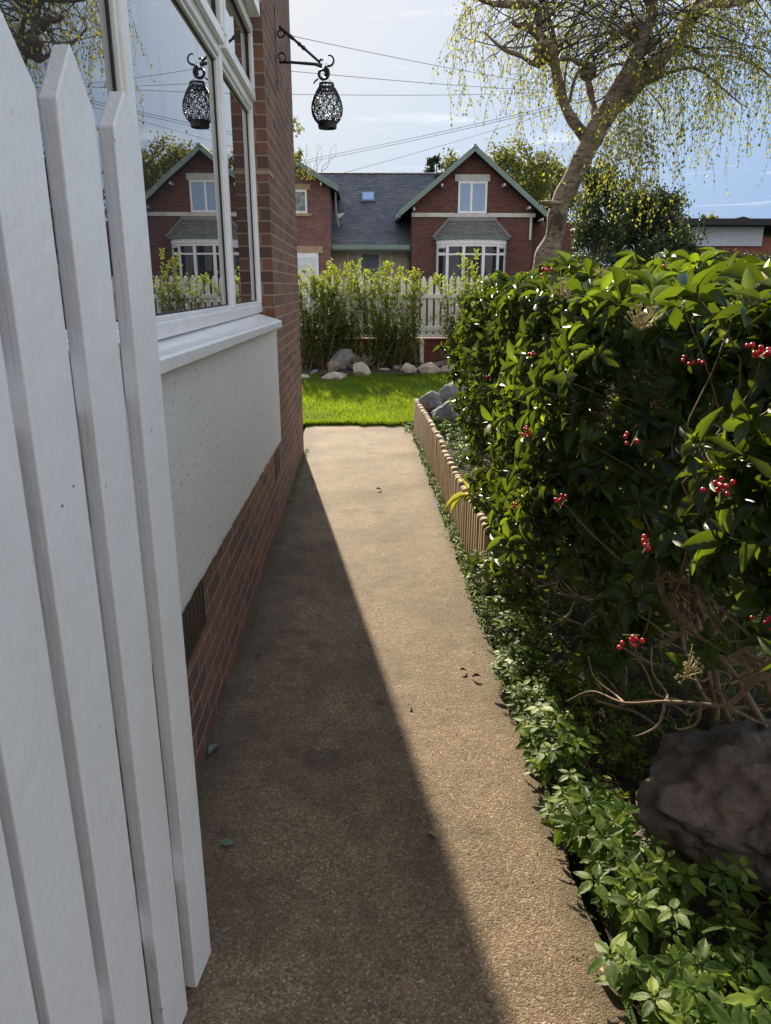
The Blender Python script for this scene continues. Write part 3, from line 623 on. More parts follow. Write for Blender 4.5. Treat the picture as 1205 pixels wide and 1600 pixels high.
MB().box(3.55, 4.83, HY-.04, HY-.001, 5.19, 5.42).build('lintel', M['stonewhite'], fh)
MB().box(6.36, 6.43, HY-.10, HY-.03, 3.2, 3.97).build('downpipe', M['stonewhite'], fh)
def wnd(x0, x1, z0, z1, y, muls=(), fw=.07, gm='curtain', parent=None, trans=None):
    f_ = MB(); f_.box(x0, x1, y-.05, y-.001, z0, z0+fw); f_.box(x0, x1, y-.05, y-.001, z1-fw, z1); f_.box(x0, x0+fw, y-.05, y-.001, z0+fw, z1-fw); f_.box(x1-fw, x1, y-.05, y-.001, z0+fw, z1-fw)
    for m_ in muls: f_.box(m_-fw*.6, m_+fw*.6, y-.052, y-.001, z0+fw, z1-fw)
    if trans: f_.box(x0+fw, x1-fw, y-.048, y-.001, trans-.03, trans+.03)
    w = f_.build('window', M['upvc'], parent or fh); xs = [x0]+list(muls)+[x1]
    for a, c in zip(xs[:-1], xs[1:]): MB().box(a+.02, c-.02, y-.03, y-.0005, z0+.02, z1-.02).build('pane', M[gm], w)
    return w
w = wnd(3.68, 4.74, 4.11, 5.185, HY, (4.16,)); 
# bay
bayx = 4.2; N_ = 14
def bp(a, r=1.0): return (bayx+1.30*r*math.sin(a), HY-.06-.78*r*math.cos(a)**1.0+.0)
bay = MB(); A_ = [R(-82+164*i/N_) for i in range(N_+1)]
def ring(b, z0, z1, r0, r1=None, th_=.06, a0=0, a1=N_):
    r1 = r1 or r0; v = []; f = []
    for i in range(a0, a1+1):
        p0 = bp(A_[i], r0); p1 = bp(A_[i], r1); q0 = bp(A_[i], r0-th_); q1 = bp(A_[i], r1-th_)
        v += [(p0[0], p0[1], z0), (p1[0], p1[1], z1), (q1[0], q1[1], z1), (q0[0], q0[1], z0)]
    n = a1-a0
    for i in range(n):
        for j in range(4): f.append((i*4+j, i*4+(j+1) % 4, (i+1)*4+(j+1) % 4, (i+1)*4+j))
    f += [(0, 3, 2, 1), (n*4, n*4+1, n*4+2, n*4+3)]; b.add(v, f)
ring(bay, 0, 1.0, 1.0, th_=.3); bayw = bay.build('bay_wall', M['brick_far'], fh)
fr_ = MB(); ring(fr_, 3.02, 3.17, 1.02, 1.02, .12); ring(fr_, 2.93, 3.019, .995, th_=.06); ring(fr_, 1.0, 1.09, 1.03, th_=.14); ring(fr_, 2.63, 2.69, .985, th_=.045)
for i in (0, 3, 5.6, 8.4, 11, 14):
    a = R(-82+164*i/N_); p = bp(a, .985); dxy = Vector((math.cos(a), math.sin(a)*.6, 0)).normalized()*.055; nn_ = Vector((-dxy.y, dxy.x, 0)).normalized()*.06
    P0 = Vector((p[0], p[1]-.006, 1.09)); fr_.prism([P0-dxy, P0+dxy, P0+dxy+nn_, P0-dxy+nn_], (0, 0, 1.84))
for a_, c_ in ((0.4, 2.6), (11.4, 13.6)):       # small opening lights at both ends
    for z0, z1 in ((2.69, 2.73), (2.88, 2.93)):
        v = []
        for q in (a_, c_): p = bp(R(-82+164*q/N_), .995); v.append(Vector((p[0], p[1], z0)))
        fr_.prism([v[0], v[1], v[1]+Vector((0, .04, 0)), v[0]+Vector((0, .04, 0))], (0, 0, z1-z0))
bwin = fr_.build('bay_window', M['upvc'], fh)
for a0, a1 in ((0, 3), (3, 6), (6, 8), (8, 11), (11, 14)):
    pn = MB(); ring(pn, 1.0, 3.0, .965, th_=.01, a0=a0, a1=a1); pn.build('pane', M['glass_far'], bwin)
bi = MB(); ring(bi, 1.0, 3.0, .93, th_=.02, a0=0, a1=2); ring(bi, 1.0, 3.0, .93, th_=.02, a0=12, a1=14); bi.build('curtain', M['cream'], bwin)
gt = MB(); ring(gt, 3.175, 3.27, 1.09, 1.11, .10); gt.build('bay_gutter', M['green'], fh)
v = []; f = []
for i in range(N_+1): p = bp(A_[i], 1.10); v.append((p[0], p[1], 3.275))
for i in range(N_+1): a = A_[i]; v.append((bayx+.86*math.sin(a)/math.sin(R(82)), HY-.03-.06*math.cos(a), 3.86))
for i in range(N_): f.append((i, i+1, N_+2+i, N_+1+i))
f.append(tuple(range(N_, -1, -1)))
MB().add(v, f).build('bay_roof', M['slate_moss'], fh)
MB().box(3.30, 5.12, HY-.09, HY-.001, 3.85, 3.96).build('flashing', M['lead'], fh)
for s_ in (-1, 1):
    hip = MB()
    for i in range(12):
        u = i/11; q = Vector(v[0 if s_ < 0 else N_])*(1-u)+Vector(v[N_+1 if s_ < 0 else 2*N_+1])*u; hip.box(q.x-.05, q.x+.05, q.y-.07, q.y+.03, q.z-.0, q.z+.05)
    hip.build('hip_tiles', M['lead'], fh)

for x in (2.93, 5.50): MB().box(x-.03, x+.03, HY-.12, HY-.05, 0, 3.2).build('downpipe', M['green'], fh)
MB().box(2.96, 5.44, HY-.05, HY-.002, 1.0, 3.1).build('bay_interior', M['dark'], bwin)
# centre range
CYW = HY+1.0; ry0, rz0, ry1, rz1 = HY+.25, 3.02, HY+4.4, 6.02
MB().box(-.999, 1.999, CYW, HY+8.5, 0, 2.85).build('porch_wall', M['cream'], fh)
cr_ = MB(); cr_.prism([(-4, ry0, rz0), (-4, ry1, rz1), (-4, HY+8.6, rz0), (-4, HY+8.6, rz0-.1), (-4, ry0, rz0-.1)], (7.2, 0, 0)); cr_.build('main_roof', M['slate'], fh)
rt = MB()
for i in range(24): x = -3.9+i*.3; rt.tube([(x, ry1, rz1-.02), (x+.291, ry1, rz1-.02)], [.07, .078], 8)
rt.build('ridge_tiles', M['slate'], fh)
MB().box(-.98, 1.95, HY+.13, HY+.245, 2.86, 3.02).build('gutter', M['green'], fh)
MB().box(-.98, 1.98, HY+.255, HY+.99, 2.80, 2.87).build('fascia', M['green'], fh)
MB().tube([(1.80, HY+.2, 2.86), (1.84, HY+.35, 2.75), (1.93, HY+.85, 2.60), (1.93, HY+.9, 0.1)], .045, 8).build('downpipe', M['green'], fh)
MB().tube([(-.80, HY+.1, 4.80), (-.80, HY+.6, 4.2), (-.72, HY+1.0, 3.72)], .03, 6).build('downpipe', M['stonewhite'], fh)
MB().prism([(-.80, HY+1.72, 4.20), (-.50, HY+1.78, 4.24), (-.72, HY+1.60, 4.05)], (0, .02, .03)).build('lead_flashing', M['stonewhite'], fh)
de = MB()
for x in (-.40, .02, .10, .84, 1.29): de.box(x-.035, x+.035, CYW-.06, CYW-.001, 0, 2.74)
de.box(-.435, 1.325, CYW-.065, CYW-.001, 2.74, 2.80); door = de.build('door_frame', M['stonewhite'], fh)
MB().box(.13, .81, CYW-.04, CYW-.001, 0, 2.70).build('front_door', M['doorblue'], fh); MB().box(-.37, -.01, CYW-.03, CYW-.001, 0, 2.72).build('side_light', M['obscure'], fh); MB().box(.87, 1.26, CYW-.03, CYW-.001, 0, 2.72).build('side_light', M['obscure'], fh)
for x in (-.72, 1.62): MB().lathe([(0.0, -.12), (.05, -.10), (.07, 0), (.05, .10), (0, .12)], (x, CYW-.06, 2.25), 12).build('wall_light', M['stonewhite'], fh, True)
# skylight on the slope
def on_roof(px, py):
    d = ray(px, py); n = np.array([0, -(rz1-rz0), (ry1-ry0)]); P0 = np.array([0, ry0, rz0]); t_ = n@(P0-C0)/(n@d); return Vector(C0+d*t_)
q = [on_roof(*a) for a in ((564.5, 316.5), (586.5, 316.5), (586, 301.5), (564, 301.5))]; nr = Vector((0, -(rz1-rz0), (ry1-ry0))).normalized()
skl = MB().prism(q, nr*.07).build('roof_window', M['doorblue'], fh)
cq = sum(q, Vector())/4; MB().prism([cq+(p_-cq)*.76+nr*.071 for p_ in q], nr*.012).build('pane', M['curtain'], skl)
# left wing
lx0, lx1 = -6.6, -1.0; lpx, lpz = -3.8, 6.72
def lz(x, o=0): return lpz-.565*abs(x-lpx)-o
MB().prism([(lx0, HY, 0), (lx1, HY, 0), (lx1, HY, lz(lx1, .12)), (lpx, HY, lpz-.12), (lx0, HY, lz(lx0, .12))], (0, 8, 0)).build('wing_wall', M['brick_pink'], fh)
r_ = MB()
for s_ in (-1, 1):
    xe = lpx+s_*3.12; r_.prism([(xe, HY-.4, lz(xe)), (lpx+s_*.001, HY-.4, lpz), (lpx+s_*.001, HY-.4, lpz-.1), (xe, HY-.4, lz(xe)-.1)], (0, 8.6, 0))
r_.build('roof', M['slate'], fh)
b_ = MB()
for s_ in (-1, 1):
    xe = lpx+s_*3.12; b_.prism([(xe, HY-.45, lz(xe)+.03), (lpx+s_*.001, HY-.45, lpz+.05), (lpx+s_*.001, HY-.45, lpz-.18), (xe, HY-.45, lz(xe)-.18)], (0, .045, 0))
b_.build('barge_board', M['green'], fh)
for x in (-2.0, -1.3): z = lz(x, .22); MB().box(x-.025, x+.025, HY-.42, HY-.001, z-.10, z).build('roof_bracket', M['stonewhite'], fh)
MB().box(-3.0, -1.70, HY-.03, HY-.001, 4.88, 5.08).build('lintel', M['buff'], fh); MB().box(-3.0, -1.68, HY-.06, HY-.001, 3.99, 4.09).build('window_ledge', M['buff'], fh)
wnd(-2.85, -1.83, 4.092, 4.88, HY, (), .07, 'pattern')
MB().box(-4.2, -1.30, HY-.03, HY-.001, 2.72, 2.96).build('lintel', M['buff'], fh)
gd_ = MB().box(-4.0, -1.47, HY-.06, HY-.001, 0, 2.715).build('garage_frame', M['upvc'], fh); gp = MB().box(-3.93, -1.56, HY-.075, HY-.061, 0.02, 2.58)
for i in range(9): gp.box(-3.9, -1.6, HY-.083, HY-.0755, .1+i*.27, .33+i*.27)
gp.build('garage_door', M['garage'], fh)
keep_all(fh)

# ------------------------------------------------------------------ outbuilding at the right
ob = empty('outbuilding', (13, 25, 0), 'flat roofed outbuilding with a white fascia and reddish walls at the far right', 'building')
x0 = atY(1082, 380, 24).x
MB().box(x0, x0+7, 24, 29, 0, 3.0).build('wall', plain('reddish_brown_wall', (0.22, 0.075, 0.05), 0.85, 0.2, 5, 0.2), ob)
MB().box(x0-.1, x0+2.15, 23.9, 23.999, 2.74, 3.30).build('fascia', plain('pale_blue_cladding', (0.42, 0.46, 0.52), 0.5, 0.08, 3, 0), ob)
MB().box(x0-.6, x0+7.5, 23.4, 29.5, 3.32, 3.50).build('roof', M['dark'], ob)
MB().prism([(x0+1.4, 26, 3.5), (x0+3.6, 26, 3.5), (x0+2.5, 26, 3.78)], (0, 2, 0)).build('roof_ridge', M['dark'], ob)
keep_all(ob)

# ------------------------------------------------------------------ overhead wires
for (a, c, Y1, Y2, lb) in (((380, 40), (760, 102), 18, 24, 'highest overhead wire, sloping down towards the birch'), ((420, 108), (830, 125), 18, 22, 'overhead wire level with the iron bracket arm'),
                       ((420, 147), (790, 131), 19, 22, 'overhead wire crossing behind the hanging lantern'), ((468, 252), (800, 164), 28.5, 20, 'upper of two close wires rising from the left gable to the birch'),
                       ((468, 256), (800, 168), 28.5, 20, 'lower of two close wires rising from the left gable to the birch'), ((515, 276), (800, 178), 30.5, 20, 'lowest overhead wire, rising from the slate ridge')):
    p0, p1 = atY(*a, Y1), atY(*c, Y2); p2 = p1+(p1-p0)*1.5; n = 40
    pts = [p0+(p2-p0)*i/n-Vector((0, 0, 0.25*math.sin(math.pi*i/n))) for i in range(n+1)]
    tag(MB().tube(pts, 0.0065, 4).build('overhead_wire', M['wire'], None, True), lb, 'wire', 'overhead wires between the houses')

# ------------------------------------------------------------------ rocks
from mathutils import noise as mn
def rock(name, label, cx, cy, zb, sx, sy, sz, rz, m, seed, group=None, cuts=5, sub=4, tilt=0.):
    bm_ = __import__('bmesh').new(); __import__('bmesh').ops.create_icosphere(bm_, subdivisions=sub, radius=1)
    rs = random.Random(seed); pl = []
    for _ in range(cuts): d = Vector((rs.gauss(0, 1), rs.gauss(0, 1), rs.gauss(0, .8))).normalized(); pl.append((d, rs.uniform(.62, .85)))
    o3 = Vector((seed*3.1, seed*1.7, 0)); rm = Matrix.Rotation(rz, 3, 'Z') @ Matrix.Rotation(tilt, 3, 'Y')
    for v_ in bm_.verts:
        q = v_.co.copy(); q *= 1+0.22*mn.noise(q*1.4+o3)
        for d, k_ in pl:
            e = q.dot(d)-k_
            if e > 0: q -= d*e*0.9
        q *= 1+0.12*mn.noise(q*3.5+o3)+0.06*mn.noise(q*9+o3)+0.025*mn.noise(q*22+o3)
        q = rm @ Vector((q.x*sx/2, q.y*sy/2, q.z*sz/2)); v_.co = q
    me = bpy.data.meshes.new(name); bm_.to_mesh(me); bm_.free(); me.materials.append(m); me.polygons.foreach_set('use_smooth', [True]*len(me.polygons))
    o = bpy.data.objects.new(name, me); col.objects.link(o); o.location = (cx, cy, zb+sz*0.36)
    return tag(o, label, 'rock', group)
G1 = 'pale stones edging the lawn'
for i, (xa, xb, yb, hh, lb) in enumerate((
    (468, 483, 592, .10, 'low pale stone at the lawn edge beside the house corner'), (503, 543, 594, .17, 'long flat pale stone at the lawn edge left of the round pinkish one'),
    (549, 579, 588, .30, 'round pinkish stone at the lawn edge in front of the silver plant'), (585, 615, 583, .13, 'low flat stone at the lawn edge between two rounder pale stones'),
    (627, 650, 585, .27, 'upright blocky pale stone in the middle of the lawn edge'), (657, 690, 585, .26, 'peaked whitish stone at the lawn edge beside the fence post'),
    (690, 727, 584, .22, 'long pale stone at the lawn edge, nearest the hedge'))):
    a, c = atZ(xa, yb, .02), atZ(xb, yb, .02); wd = (c-a).length
    rock('edging_stone', lb, (a.x+c.x)/2, (a.y+c.y)/2+.10, 0.0, wd*1.12, wd*.75, hh*.98, random.uniform(-.2, .2), M['limestone'], 10+i, G1, cuts=6, sub=4)
a = atY(536, 563, 13.75); rock('slate_slab', 'large leaning blue grey slate under the shrubs', a.x, 13.75, .02, .46, .22, .50, .1, M['greyrock'], 33, cuts=7, tilt=R(25))
a = atY(521, 570, 13.7); rock('dark_stone', 'dark rounded stone leaning on the blue grey slate', a.x, 13.62, .02, .26, .2, .26, 0, M['boulder'], 35)
a = atY(621, 576, 13.7); rock('small_stone', 'small grey stone between the pale edging stones', a.x, 13.75, .04, .16, .15, .14, 0, M['greyrock'], 36)
a = atY(491, 580, 13.5); rock('slate_chip', 'narrow grey slate chip near the house corner', a.x, 13.5, .04, .22, .08, .07, .6, M['greyrock'], 37, tilt=R(-25))
a = atY(693, 565, 14.0); rock('brown_stone', 'flat dark brown stone behind the pale edging stones', a.x, 14.0, .12, .42, .2, .12, .1, M['boulder'], 38, tilt=R(-10))
rock('bed_stone', 'small grey stone at the far tip of the stake edging', 0.74, 7.75, .25, .28, .34, .28, .3, M['greyrock'], 41, 'grey stones in the raised bed')
rock('bed_stone', 'long rounded grey stone lying behind the stake edging', 0.93, 7.02, .20, .50, .34, .36, .1, M['greyrock'], 46, 'grey stones in the raised bed', cuts=3)
rock('bed_stone', 'blocky grey stone standing furthest back in the raised bed', 1.08, 7.95, .22, .42, .34, .42, .2, M['greyrock'], 43, 'grey stones in the raised bed')
rock('boulder', 'large brown grey boulder among the ground plants beside the path', 1.245, 1.73, -.12, 0.86, 0.58, 0.53, R(8), M['boulder'], 57, cuts=9, sub=6, tilt=R(4))

# ------------------------------------------------------------------ stake edging
ed = empty('stake_edging', (0.63, 5.8, 0), 'low pale timber stake edging along the right side of the path', 'edging')
def epath(u): y = 7.95-4.42*u; return Vector((0.615+0.035*math.sin(u*2.2)+0.02*max(0, u-.8)*6, y, 0))
ns = 58
for i in range(ns):
    if i < ns: c_ = epath(i/ns)
    else: c_ = epath(1)+Vector(((i-ns)*.075+.03, -.02, 0))
    w_ = .034; zt = .385+random.uniform(-.012, .012)-(.03 if i > 30 else 0); tl = random.uniform(-.01, .01)
    st_ = MB(); v = []; k_ = 9
    for z_ in (-.05, zt-.012, zt):
        for j in range(k_):
            a_ = 2*math.pi*j/k_; rr_ = w_*(1 if z_ < zt else .72); v.append((c_.x+rr_*.75*math.cos(a_)+tl*z_, c_.y+rr_*math.sin(a_), z_))
    f = [tuple(range(2*k_, 3*k_))]
    for q in range(2):
        for j in range(k_): f.append((q*k_+j, q*k_+(j+1) % k_, (q+1)*k_+(j+1) % k_, (q+1)*k_+j))
    st_.add(v, f).build('stake', M['timber'], ed, True)
keep_all(ed)

# ------------------------------------------------------------------ birch
bt = empty('birch_tree', (2.15, 8.5, 0), 'gnarled weeping birch with pale peeling trunk and sparse young yellow green leaves', 'tree')
BYc = 8.5
def smooth(pts, k=6):
    P = [Vector(p) for p in pts]; out = []
    for i in range(len(P)-1):
        p0, p1, p2, p3 = P[max(i-1, 0)], P[i], P[i+1], P[min(i+2, len(P)-1)]
        for j in range(k):
            t_ = j/k; out.append(0.5*((2*p1)+(p2-p0)*t_+(2*p0-5*p1+4*p2-p3)*t_*t_+(3*p1-p0-3*p2+p3)*t_**3))
    out.append(P[-1]); return out
def limb(px, rads, dY=0., k=6, jit=.3):
    n = len(px); pts = [atY(x, y, BYc+dY*i/(n-1)) for i, (x, y) in enumerate(px)]; P = smooth(pts, k)
    Rr = np.interp(np.linspace(0, n-1, len(P)), range(n), rads); o = random.random()*9
    P = [p_+Vector((mn.noise(p_*2.2+Vector((o, 0, 0))), mn.noise(p_*2.2+Vector((0, o, 0))), mn.noise(p_*2.2+Vector((0, 0, o)))))*r_*jit*1.6 for p_, r_ in zip(P, Rr)]
    Rr = [r_*.74*(1+jit*.9*mn.noise(p_*6)) for p_, r_ in zip(P, Rr)]
    return P, Rr
tk = MB()
base = atY(838, 440, BYc)
T0, R0 = limb([(822, 700), (828, 560), (838, 460), (850, 405), (862, 365), (873, 325), (890, 290), (905, 255), (922, 215), (938, 190)], [.22, .19, .165, .155, .148, .14, .125, .125, .155, .15])
tk.tube(T0, R0, 18)
limbs = []
def addlimb(px, rads, dY, n=10, **kw):
    P, r_ = limb(px, rads, dY, **kw); limbs.append((P, r_)); return P, r_
L1 = addlimb([(935, 195), (955, 165), (985, 138), (1015, 108), (1045, 78), (1070, 50), (1090, 20), (1120, -20), (1160, -80)], [.15, .135, .13, .12, .105, .095, .085, .07, .05], .2)
L2 = addlimb([(940, 190), (958, 150), (978, 112), (995, 80), (1008, 45), (1018, 10), (1015, -40), (1000, -120)], [.13, .10, .09, .085, .085, .08, .06, .04], -.5)
L3 = addlimb([(920, 225), (902, 200), (884, 170), (872, 135), (866, 100), (864, 75)], [.10, .082, .07, .066, .066, .07], -.1)
L4 = addlimb([(930, 205), (928, 175), (924, 150), (918, 120), (925, 108)], [.055, .05, .05, .055, .04], .6)
L5 = addlimb([(866, 80), (848, 62), (826, 42), (810, 40), (800, 32)], [.075, .07, .06, .045, .03], .0)
L6 = addlimb([(864, 78), (852, 95), (835, 100), (815, 88), (790, 78), (772, 65), (757, 50)], [.05, .045, .035, .03, .028, .02, .014], -.3)
L7 = addlimb([(845, 60), (842, 30), (835, 8), (800, 6), (765, 4), (730, -10)], [.045, .05, .06, .05, .035, .02], .2)
L8 = addlimb([(925, 108), (905, 98), (890, 92), (872, 95)], [.05, .045, .03, .02], .2)
L9 = addlimb([(1085, 30), (1110, 5), (1150, 2), (1200, -5), (1290, 20)], [.07, .06, .055, .045, .02], .3)
L10 = addlimb([(1030, 118), (1055, 112), (1085, 108), (1120, 130), (1160, 165)], [.03, .022, .018, .014, .008], -.4)
L11 = addlimb([(890, 160), (900, 120), (925, 85), (960, 55), (985, 35)], [.022, .022, .026, .028, .03], -.3)
L12 = addlimb([(990, 130), (1020, 125), (1038, 118)], [.05, .04, .02], -.3)
L13 = addlimb([(1005, 60), (960, 50), (930, 55), (880, 62), (800, 75), (720, 58)], [.03, .025, .02, .016, .01, .004], -.6)
L14 = addlimb([(868, 70), (858, 30), (850, -10), (830, -60)], [.04, .035, .03, .02], .5)
L15 = addlimb([(1060, 62), (1100, 85), (1150, 90), (1205, 120), (1240, 170)], [.03, .022, .016, .012, .006], .8)
L16 = addlimb([(930, 120), (960, 100), (1000, 105), (1045, 90)], [.02, .018, .014, .008], .9)
for P, r_ in limbs: tk.tube(P, r_, 10)
# burrs and broken stubs
for px, py, r_ in ((848, 78, .09), (860, 84, .08), (919, 112, .09), (999, 45, .11), (905, 318, .03), (866, 342, .05), (1010, 70, .09), (918, 205, .04), (842, 98, .05)):
    c_ = atY(px, py, BYc-.05); s_ = [(r_*math.sin(math.pi*i/6)*(1+.2*random.random()), -r_*math.cos(math.pi*i/6)) for i in range(7)]; tk.lathe(s_, c_, 9)
p_ = atY(862, 322, BYc-.1); tk.tube([p_, p_+Vector((-.10, -.06, .02)), p_+Vector((.1, -.1, .015))], [.03, .035, .02], 7)
tk.build('trunk', M['birch'], bt, True)
# secondary branches: arching out from the limbs, twigs hang from them
br_ = MB(); tw = MB(); LP = []; LD = []
srcs = []
for P, r_ in limbs:
    for i in range(len(P)//3, len(P)): srcs.append((P[i], r_[i]))
cen = atY(950, 60, BYc)
def envelope(px):
    return np.interp(px, [680, 720, 760, 800, 850, 900, 960, 1010, 1060, 1100, 1150, 1205, 1300], [60, 130, 240, 285, 310, 375, 395, 345, 345, 265, 310, 350, 330])
def twig(p, rad, out):
    px, py = proj(p); 
    if py > 185 and 845 < px < 925 and p.y < BYc+.1: return
    n = random.randint(4, 13); step = .075; q = p.copy(); d = (out*random.uniform(.3, .9)+Vector((random.uniform(-.3, .3), random.uniform(-.3, .3), random.uniform(-.1, .4)))).normalized(); pts = [q.copy()]
    lim = envelope(px)*(0.62+0.42*random.random()**.7) if py < 500 else 400
    for i in range(n*2):
        d = (d*(.80)+Vector((random.uniform(-.38, .38), random.uniform(-.38, .38), -.26))).normalized(); q = q+d*step; pts.append(q.copy())
        if proj(q)[1] > lim or (i > n and random.random() < .2): break
    if len(pts) < 3: return
    tw.tube(pts, [.0018*(1-.6*i/len(pts)) for i in range(len(pts))], 3)
    low = proj(pts[-1])[1]
    dens = 2.2 if 880 < px < 1010 and low > 250 else 2.1
    for i in range(1, len(pts)):
        for _ in range(int(dens+random.random())):
            if random.random() < .86:
                q = pts[i-1]+(pts[i]-pts[i-1])*random.random(); LP.append(q+Vector((random.gauss(0, .016), random.gauss(0, .016), 0))); LD.append((random.gauss(0, .5), random.gauss(0, .5), -1.0))
    # side sprays
    for _sp in range(random.choice((1, 1, 2))):
        if len(pts) < 6: break
        j = random.randint(2, len(pts)-3); q = pts[j].copy(); d = Vector((random.gauss(0, 1), random.gauss(0, 1), -.2)).normalized(); pp = [q.copy()]
        for i in range(random.randint(3, 7)):
            d = (d*.7+Vector((random.uniform(-.15, .15), random.uniform(-.15, .15), -.4))).normalized(); q = q+d*.06; pp.append(q.copy())
            for _ in range(2):
                if random.random() < .8: LP.append(q.copy()); LD.append((random.gauss(0, .5), random.gauss(0, .5), -1.0))
        tw.tube(pp, .0016, 3)
for k_ in range(155):
    p, r_ = random.choice(srcs); 
    tpx = random.uniform(715, 1330); tpy = random.uniform(-170, 170) if tpx > 800 else random.uniform(-60, 90)
    tgt = atY(tpx, tpy, BYc+random.uniform(-1.5, 1.7))
    if (tgt-p).length > 2.0: tgt = p+(tgt-p).normalized()*random.uniform(.9, 2.0)
    mid = (p+tgt)/2+Vector((random.gauss(0, .12), random.gauss(0, .12), .22+random.random()*.15)); end = tgt+Vector((0, 0, -.15))
    pts = smooth([p, mid, tgt, end+(tgt-p)*.12], 6); pts = [q+Vector((random.gauss(0, .012), random.gauss(0, .012), random.gauss(0, .012))) for q in pts]
    br_.tube(pts, [max(.003, min(r_*.3, .009)*(1-.8*i/len(pts))) for i in range(len(pts))], 5)
    out = (tgt-p).normalized(); out.z = 0
    for j in range(3, len(pts)):
        
        ppx, ppy = proj(pts[j])
        if random.random() < (.34 if ppx > 1060 else .20 if ppx < 860 else .26 if pts[j].y > BYc+.1 else .06): twig(pts[j], .003, out)
for pl_ in ([(1000, 125, .2), (985, 135, .5), (965, 165, .9), (950, 195, 1.1), (940, 225, 1.2)], [(985, 140, .1), (990, 150, -.5), (1000, 185, -.9), (1010, 225, -1.0)], [(950, 170, .1), (952, 160, -.6), (965, 185, -.9), (985, 225, -1.1)]):
    pts = smooth([atY(x, y, BYc+d_) for x, y, d_ in pl_], 6); br_.tube(pts, [.010*(1-.8*i/len(pts)) for i in range(len(pts))], 5)
    for j in range(6, len(pts)):
        for _ in range(2): twig(pts[j], .003, Vector((random.gauss(0, 1), random.gauss(0, 1), 0)).normalized())
br_.build('branches', M['darkbark'], bt, True); tw.build('twigs', M['darkbark'], bt)
n = len(LP); print('birch leaves', n)
leaves('foliage', [tuple(p) for p in LP], LD, rng.normal(size=(n, 3)), rng.uniform(.020, .042, n), rng.uniform(.013, .026, n), T_FLAT, M['birchleaf'], bt)
keep_all(bt)

# ------------------------------------------------------------------ background trees
def crown(name, label, c, rad, nclump, per, ls, m, cat='tree', trunk_z=0., group=None, shape=1.0, hollow=.55, spread=.30, stems=True):
    o = empty(name, (c[0], c[1], 0), label, cat, group); c = np.array(c); rad = np.array(rad)
    d = rdir(nclump); r_ = rng.uniform(hollow, 1, (nclump, 1))**.6; d[:, 2] = np.where(d[:, 2] < -.6, -d[:, 2], d[:, 2])
    cl = c+d*r_*rad*(1+.15*rng.normal(size=(nclump, 1))); P = (cl[:, None, :]+rng.normal(size=(nclump, per, 3))*spread*rad.min()*.45).reshape(-1, 3); n = len(P)
    Dn = unit(rng.normal(size=(n, 3))+np.array([0, 0, -.3])); clr = np.repeat(rng.random(nclump), per)*.6+rng.random(n)*.4
    leaves('crown', P, Dn, rdir(n), rng.uniform(.7, 1.3, n)*ls, rng.uniform(.5, .8, n)*ls, T_FLAT, m, o, clr)
    if stems:
        t_ = MB(); b0 = Vector((c[0], c[1], -.05)); r0 = .05*float(rad.max())+.03; t_.tube([b0, b0.lerp(Vector(c), .5), Vector(c)], [r0, r0*.8, r0*.5], 8)
        for i in range(14):
            e = Vector(cl[rng.integers(nclump)]); s_ = b0.lerp(Vector(c), random.uniform(.5, 1)); t_.tube([s_, s_.lerp(e, .5)+Vector((0, 0, .1*rad[2]*random.random())), e], [r0*.45, r0*.25, r0*.08], 5)
        t_.build('trunk', M['darkbark'], o, True)
    keep_all(o); return o
def cw(px, py, Y): a = atY(px, py, Y); return (a.x, a.y, a.z)
GB = 'trees behind the houses'
crown('leafy_tree', 'loose leafy tree rising behind the right slope of the bayed gable', cw(800, 285, 38), (1.9, 1.8, 1.5), 90, 60, .17, M['farleaf'], group=GB)
crown('leafy_tree', 'green tree top showing above the ridge left of the bayed gable peak', cw(722, 278, 42), (1.2, 1.1, 1.2), 45, 50, .17, M['farleaf'], group=GB)
crown('conifer', 'small dark conifer tip above the slate ridge', cw(679, 275, 40), (.45, .45, .9), 22, 45, .14, M['darkleaf'], group=GB)
crown('leafy_tree', 'leafy branches peeping past the near house corner above the left gable', cw(452, 246, 27), (.65, .6, 1.1), 18, 30, .13, M['farleaf'], group=GB)
crown('leafy_tree', 'tree far to the right of the bayed gable, half hidden by the birch trunk', cw(856, 315, 44), (1.7, 1.6, 1.9), 90, 50, .2, M['farleaf'], group=GB)
crown('evergreen_shrub', 'large rounded dark evergreen with paler outer leaves behind the birch', cw(1012, 365, 20), (1.12, 1.0, 1.10), 120, 110, .085, M['darkleaf'], 'shrub', hollow=.35)
crown('evergreen_shrub', 'tall loose dark evergreen just right of the birch trunk', cw(935, 350, 19), (.75, .7, 1.35), 90, 90, .08, M['darkleaf'], 'shrub', hollow=.3)
crown('evergreen_shrub', 'trimmed low dark dome beside the outbuilding fascia', cw(1040, 400, 17.5), (.62, .6, .45), 60, 90, .05, M['darkleaf'], 'shrub', hollow=.6, spread=.2)
crown('leafy_tree', 'low distant tree showing above the outbuilding roof', cw(1095, 362, 50), (1.6, 1.5, .8), 40, 50, .2, M['farleaf'], group=GB)
# bare twigs beyond the ridge
bw = MB()
for i in range(9):
    a = atY(488+i*1.6-4, 278, 40); pts = [a]
    for j in range(6): a = a+Vector((random.gauss(0, .10)+(i-4)*.03, 0, .26)); pts.append(a)
    bw.tube(pts, [.02, .016, .012, .01, .008, .006, .004], 4)
base_ = atY(488, 447, 40); bw.tube([(base_.x, 40, 0), tuple(atY(488, 278, 40))], [.1, .03], 6)
tag(bw.build('bare_tree', M['darkbark']), 'thin bare branches sticking up above the left end of the slate ridge', 'tree', GB)
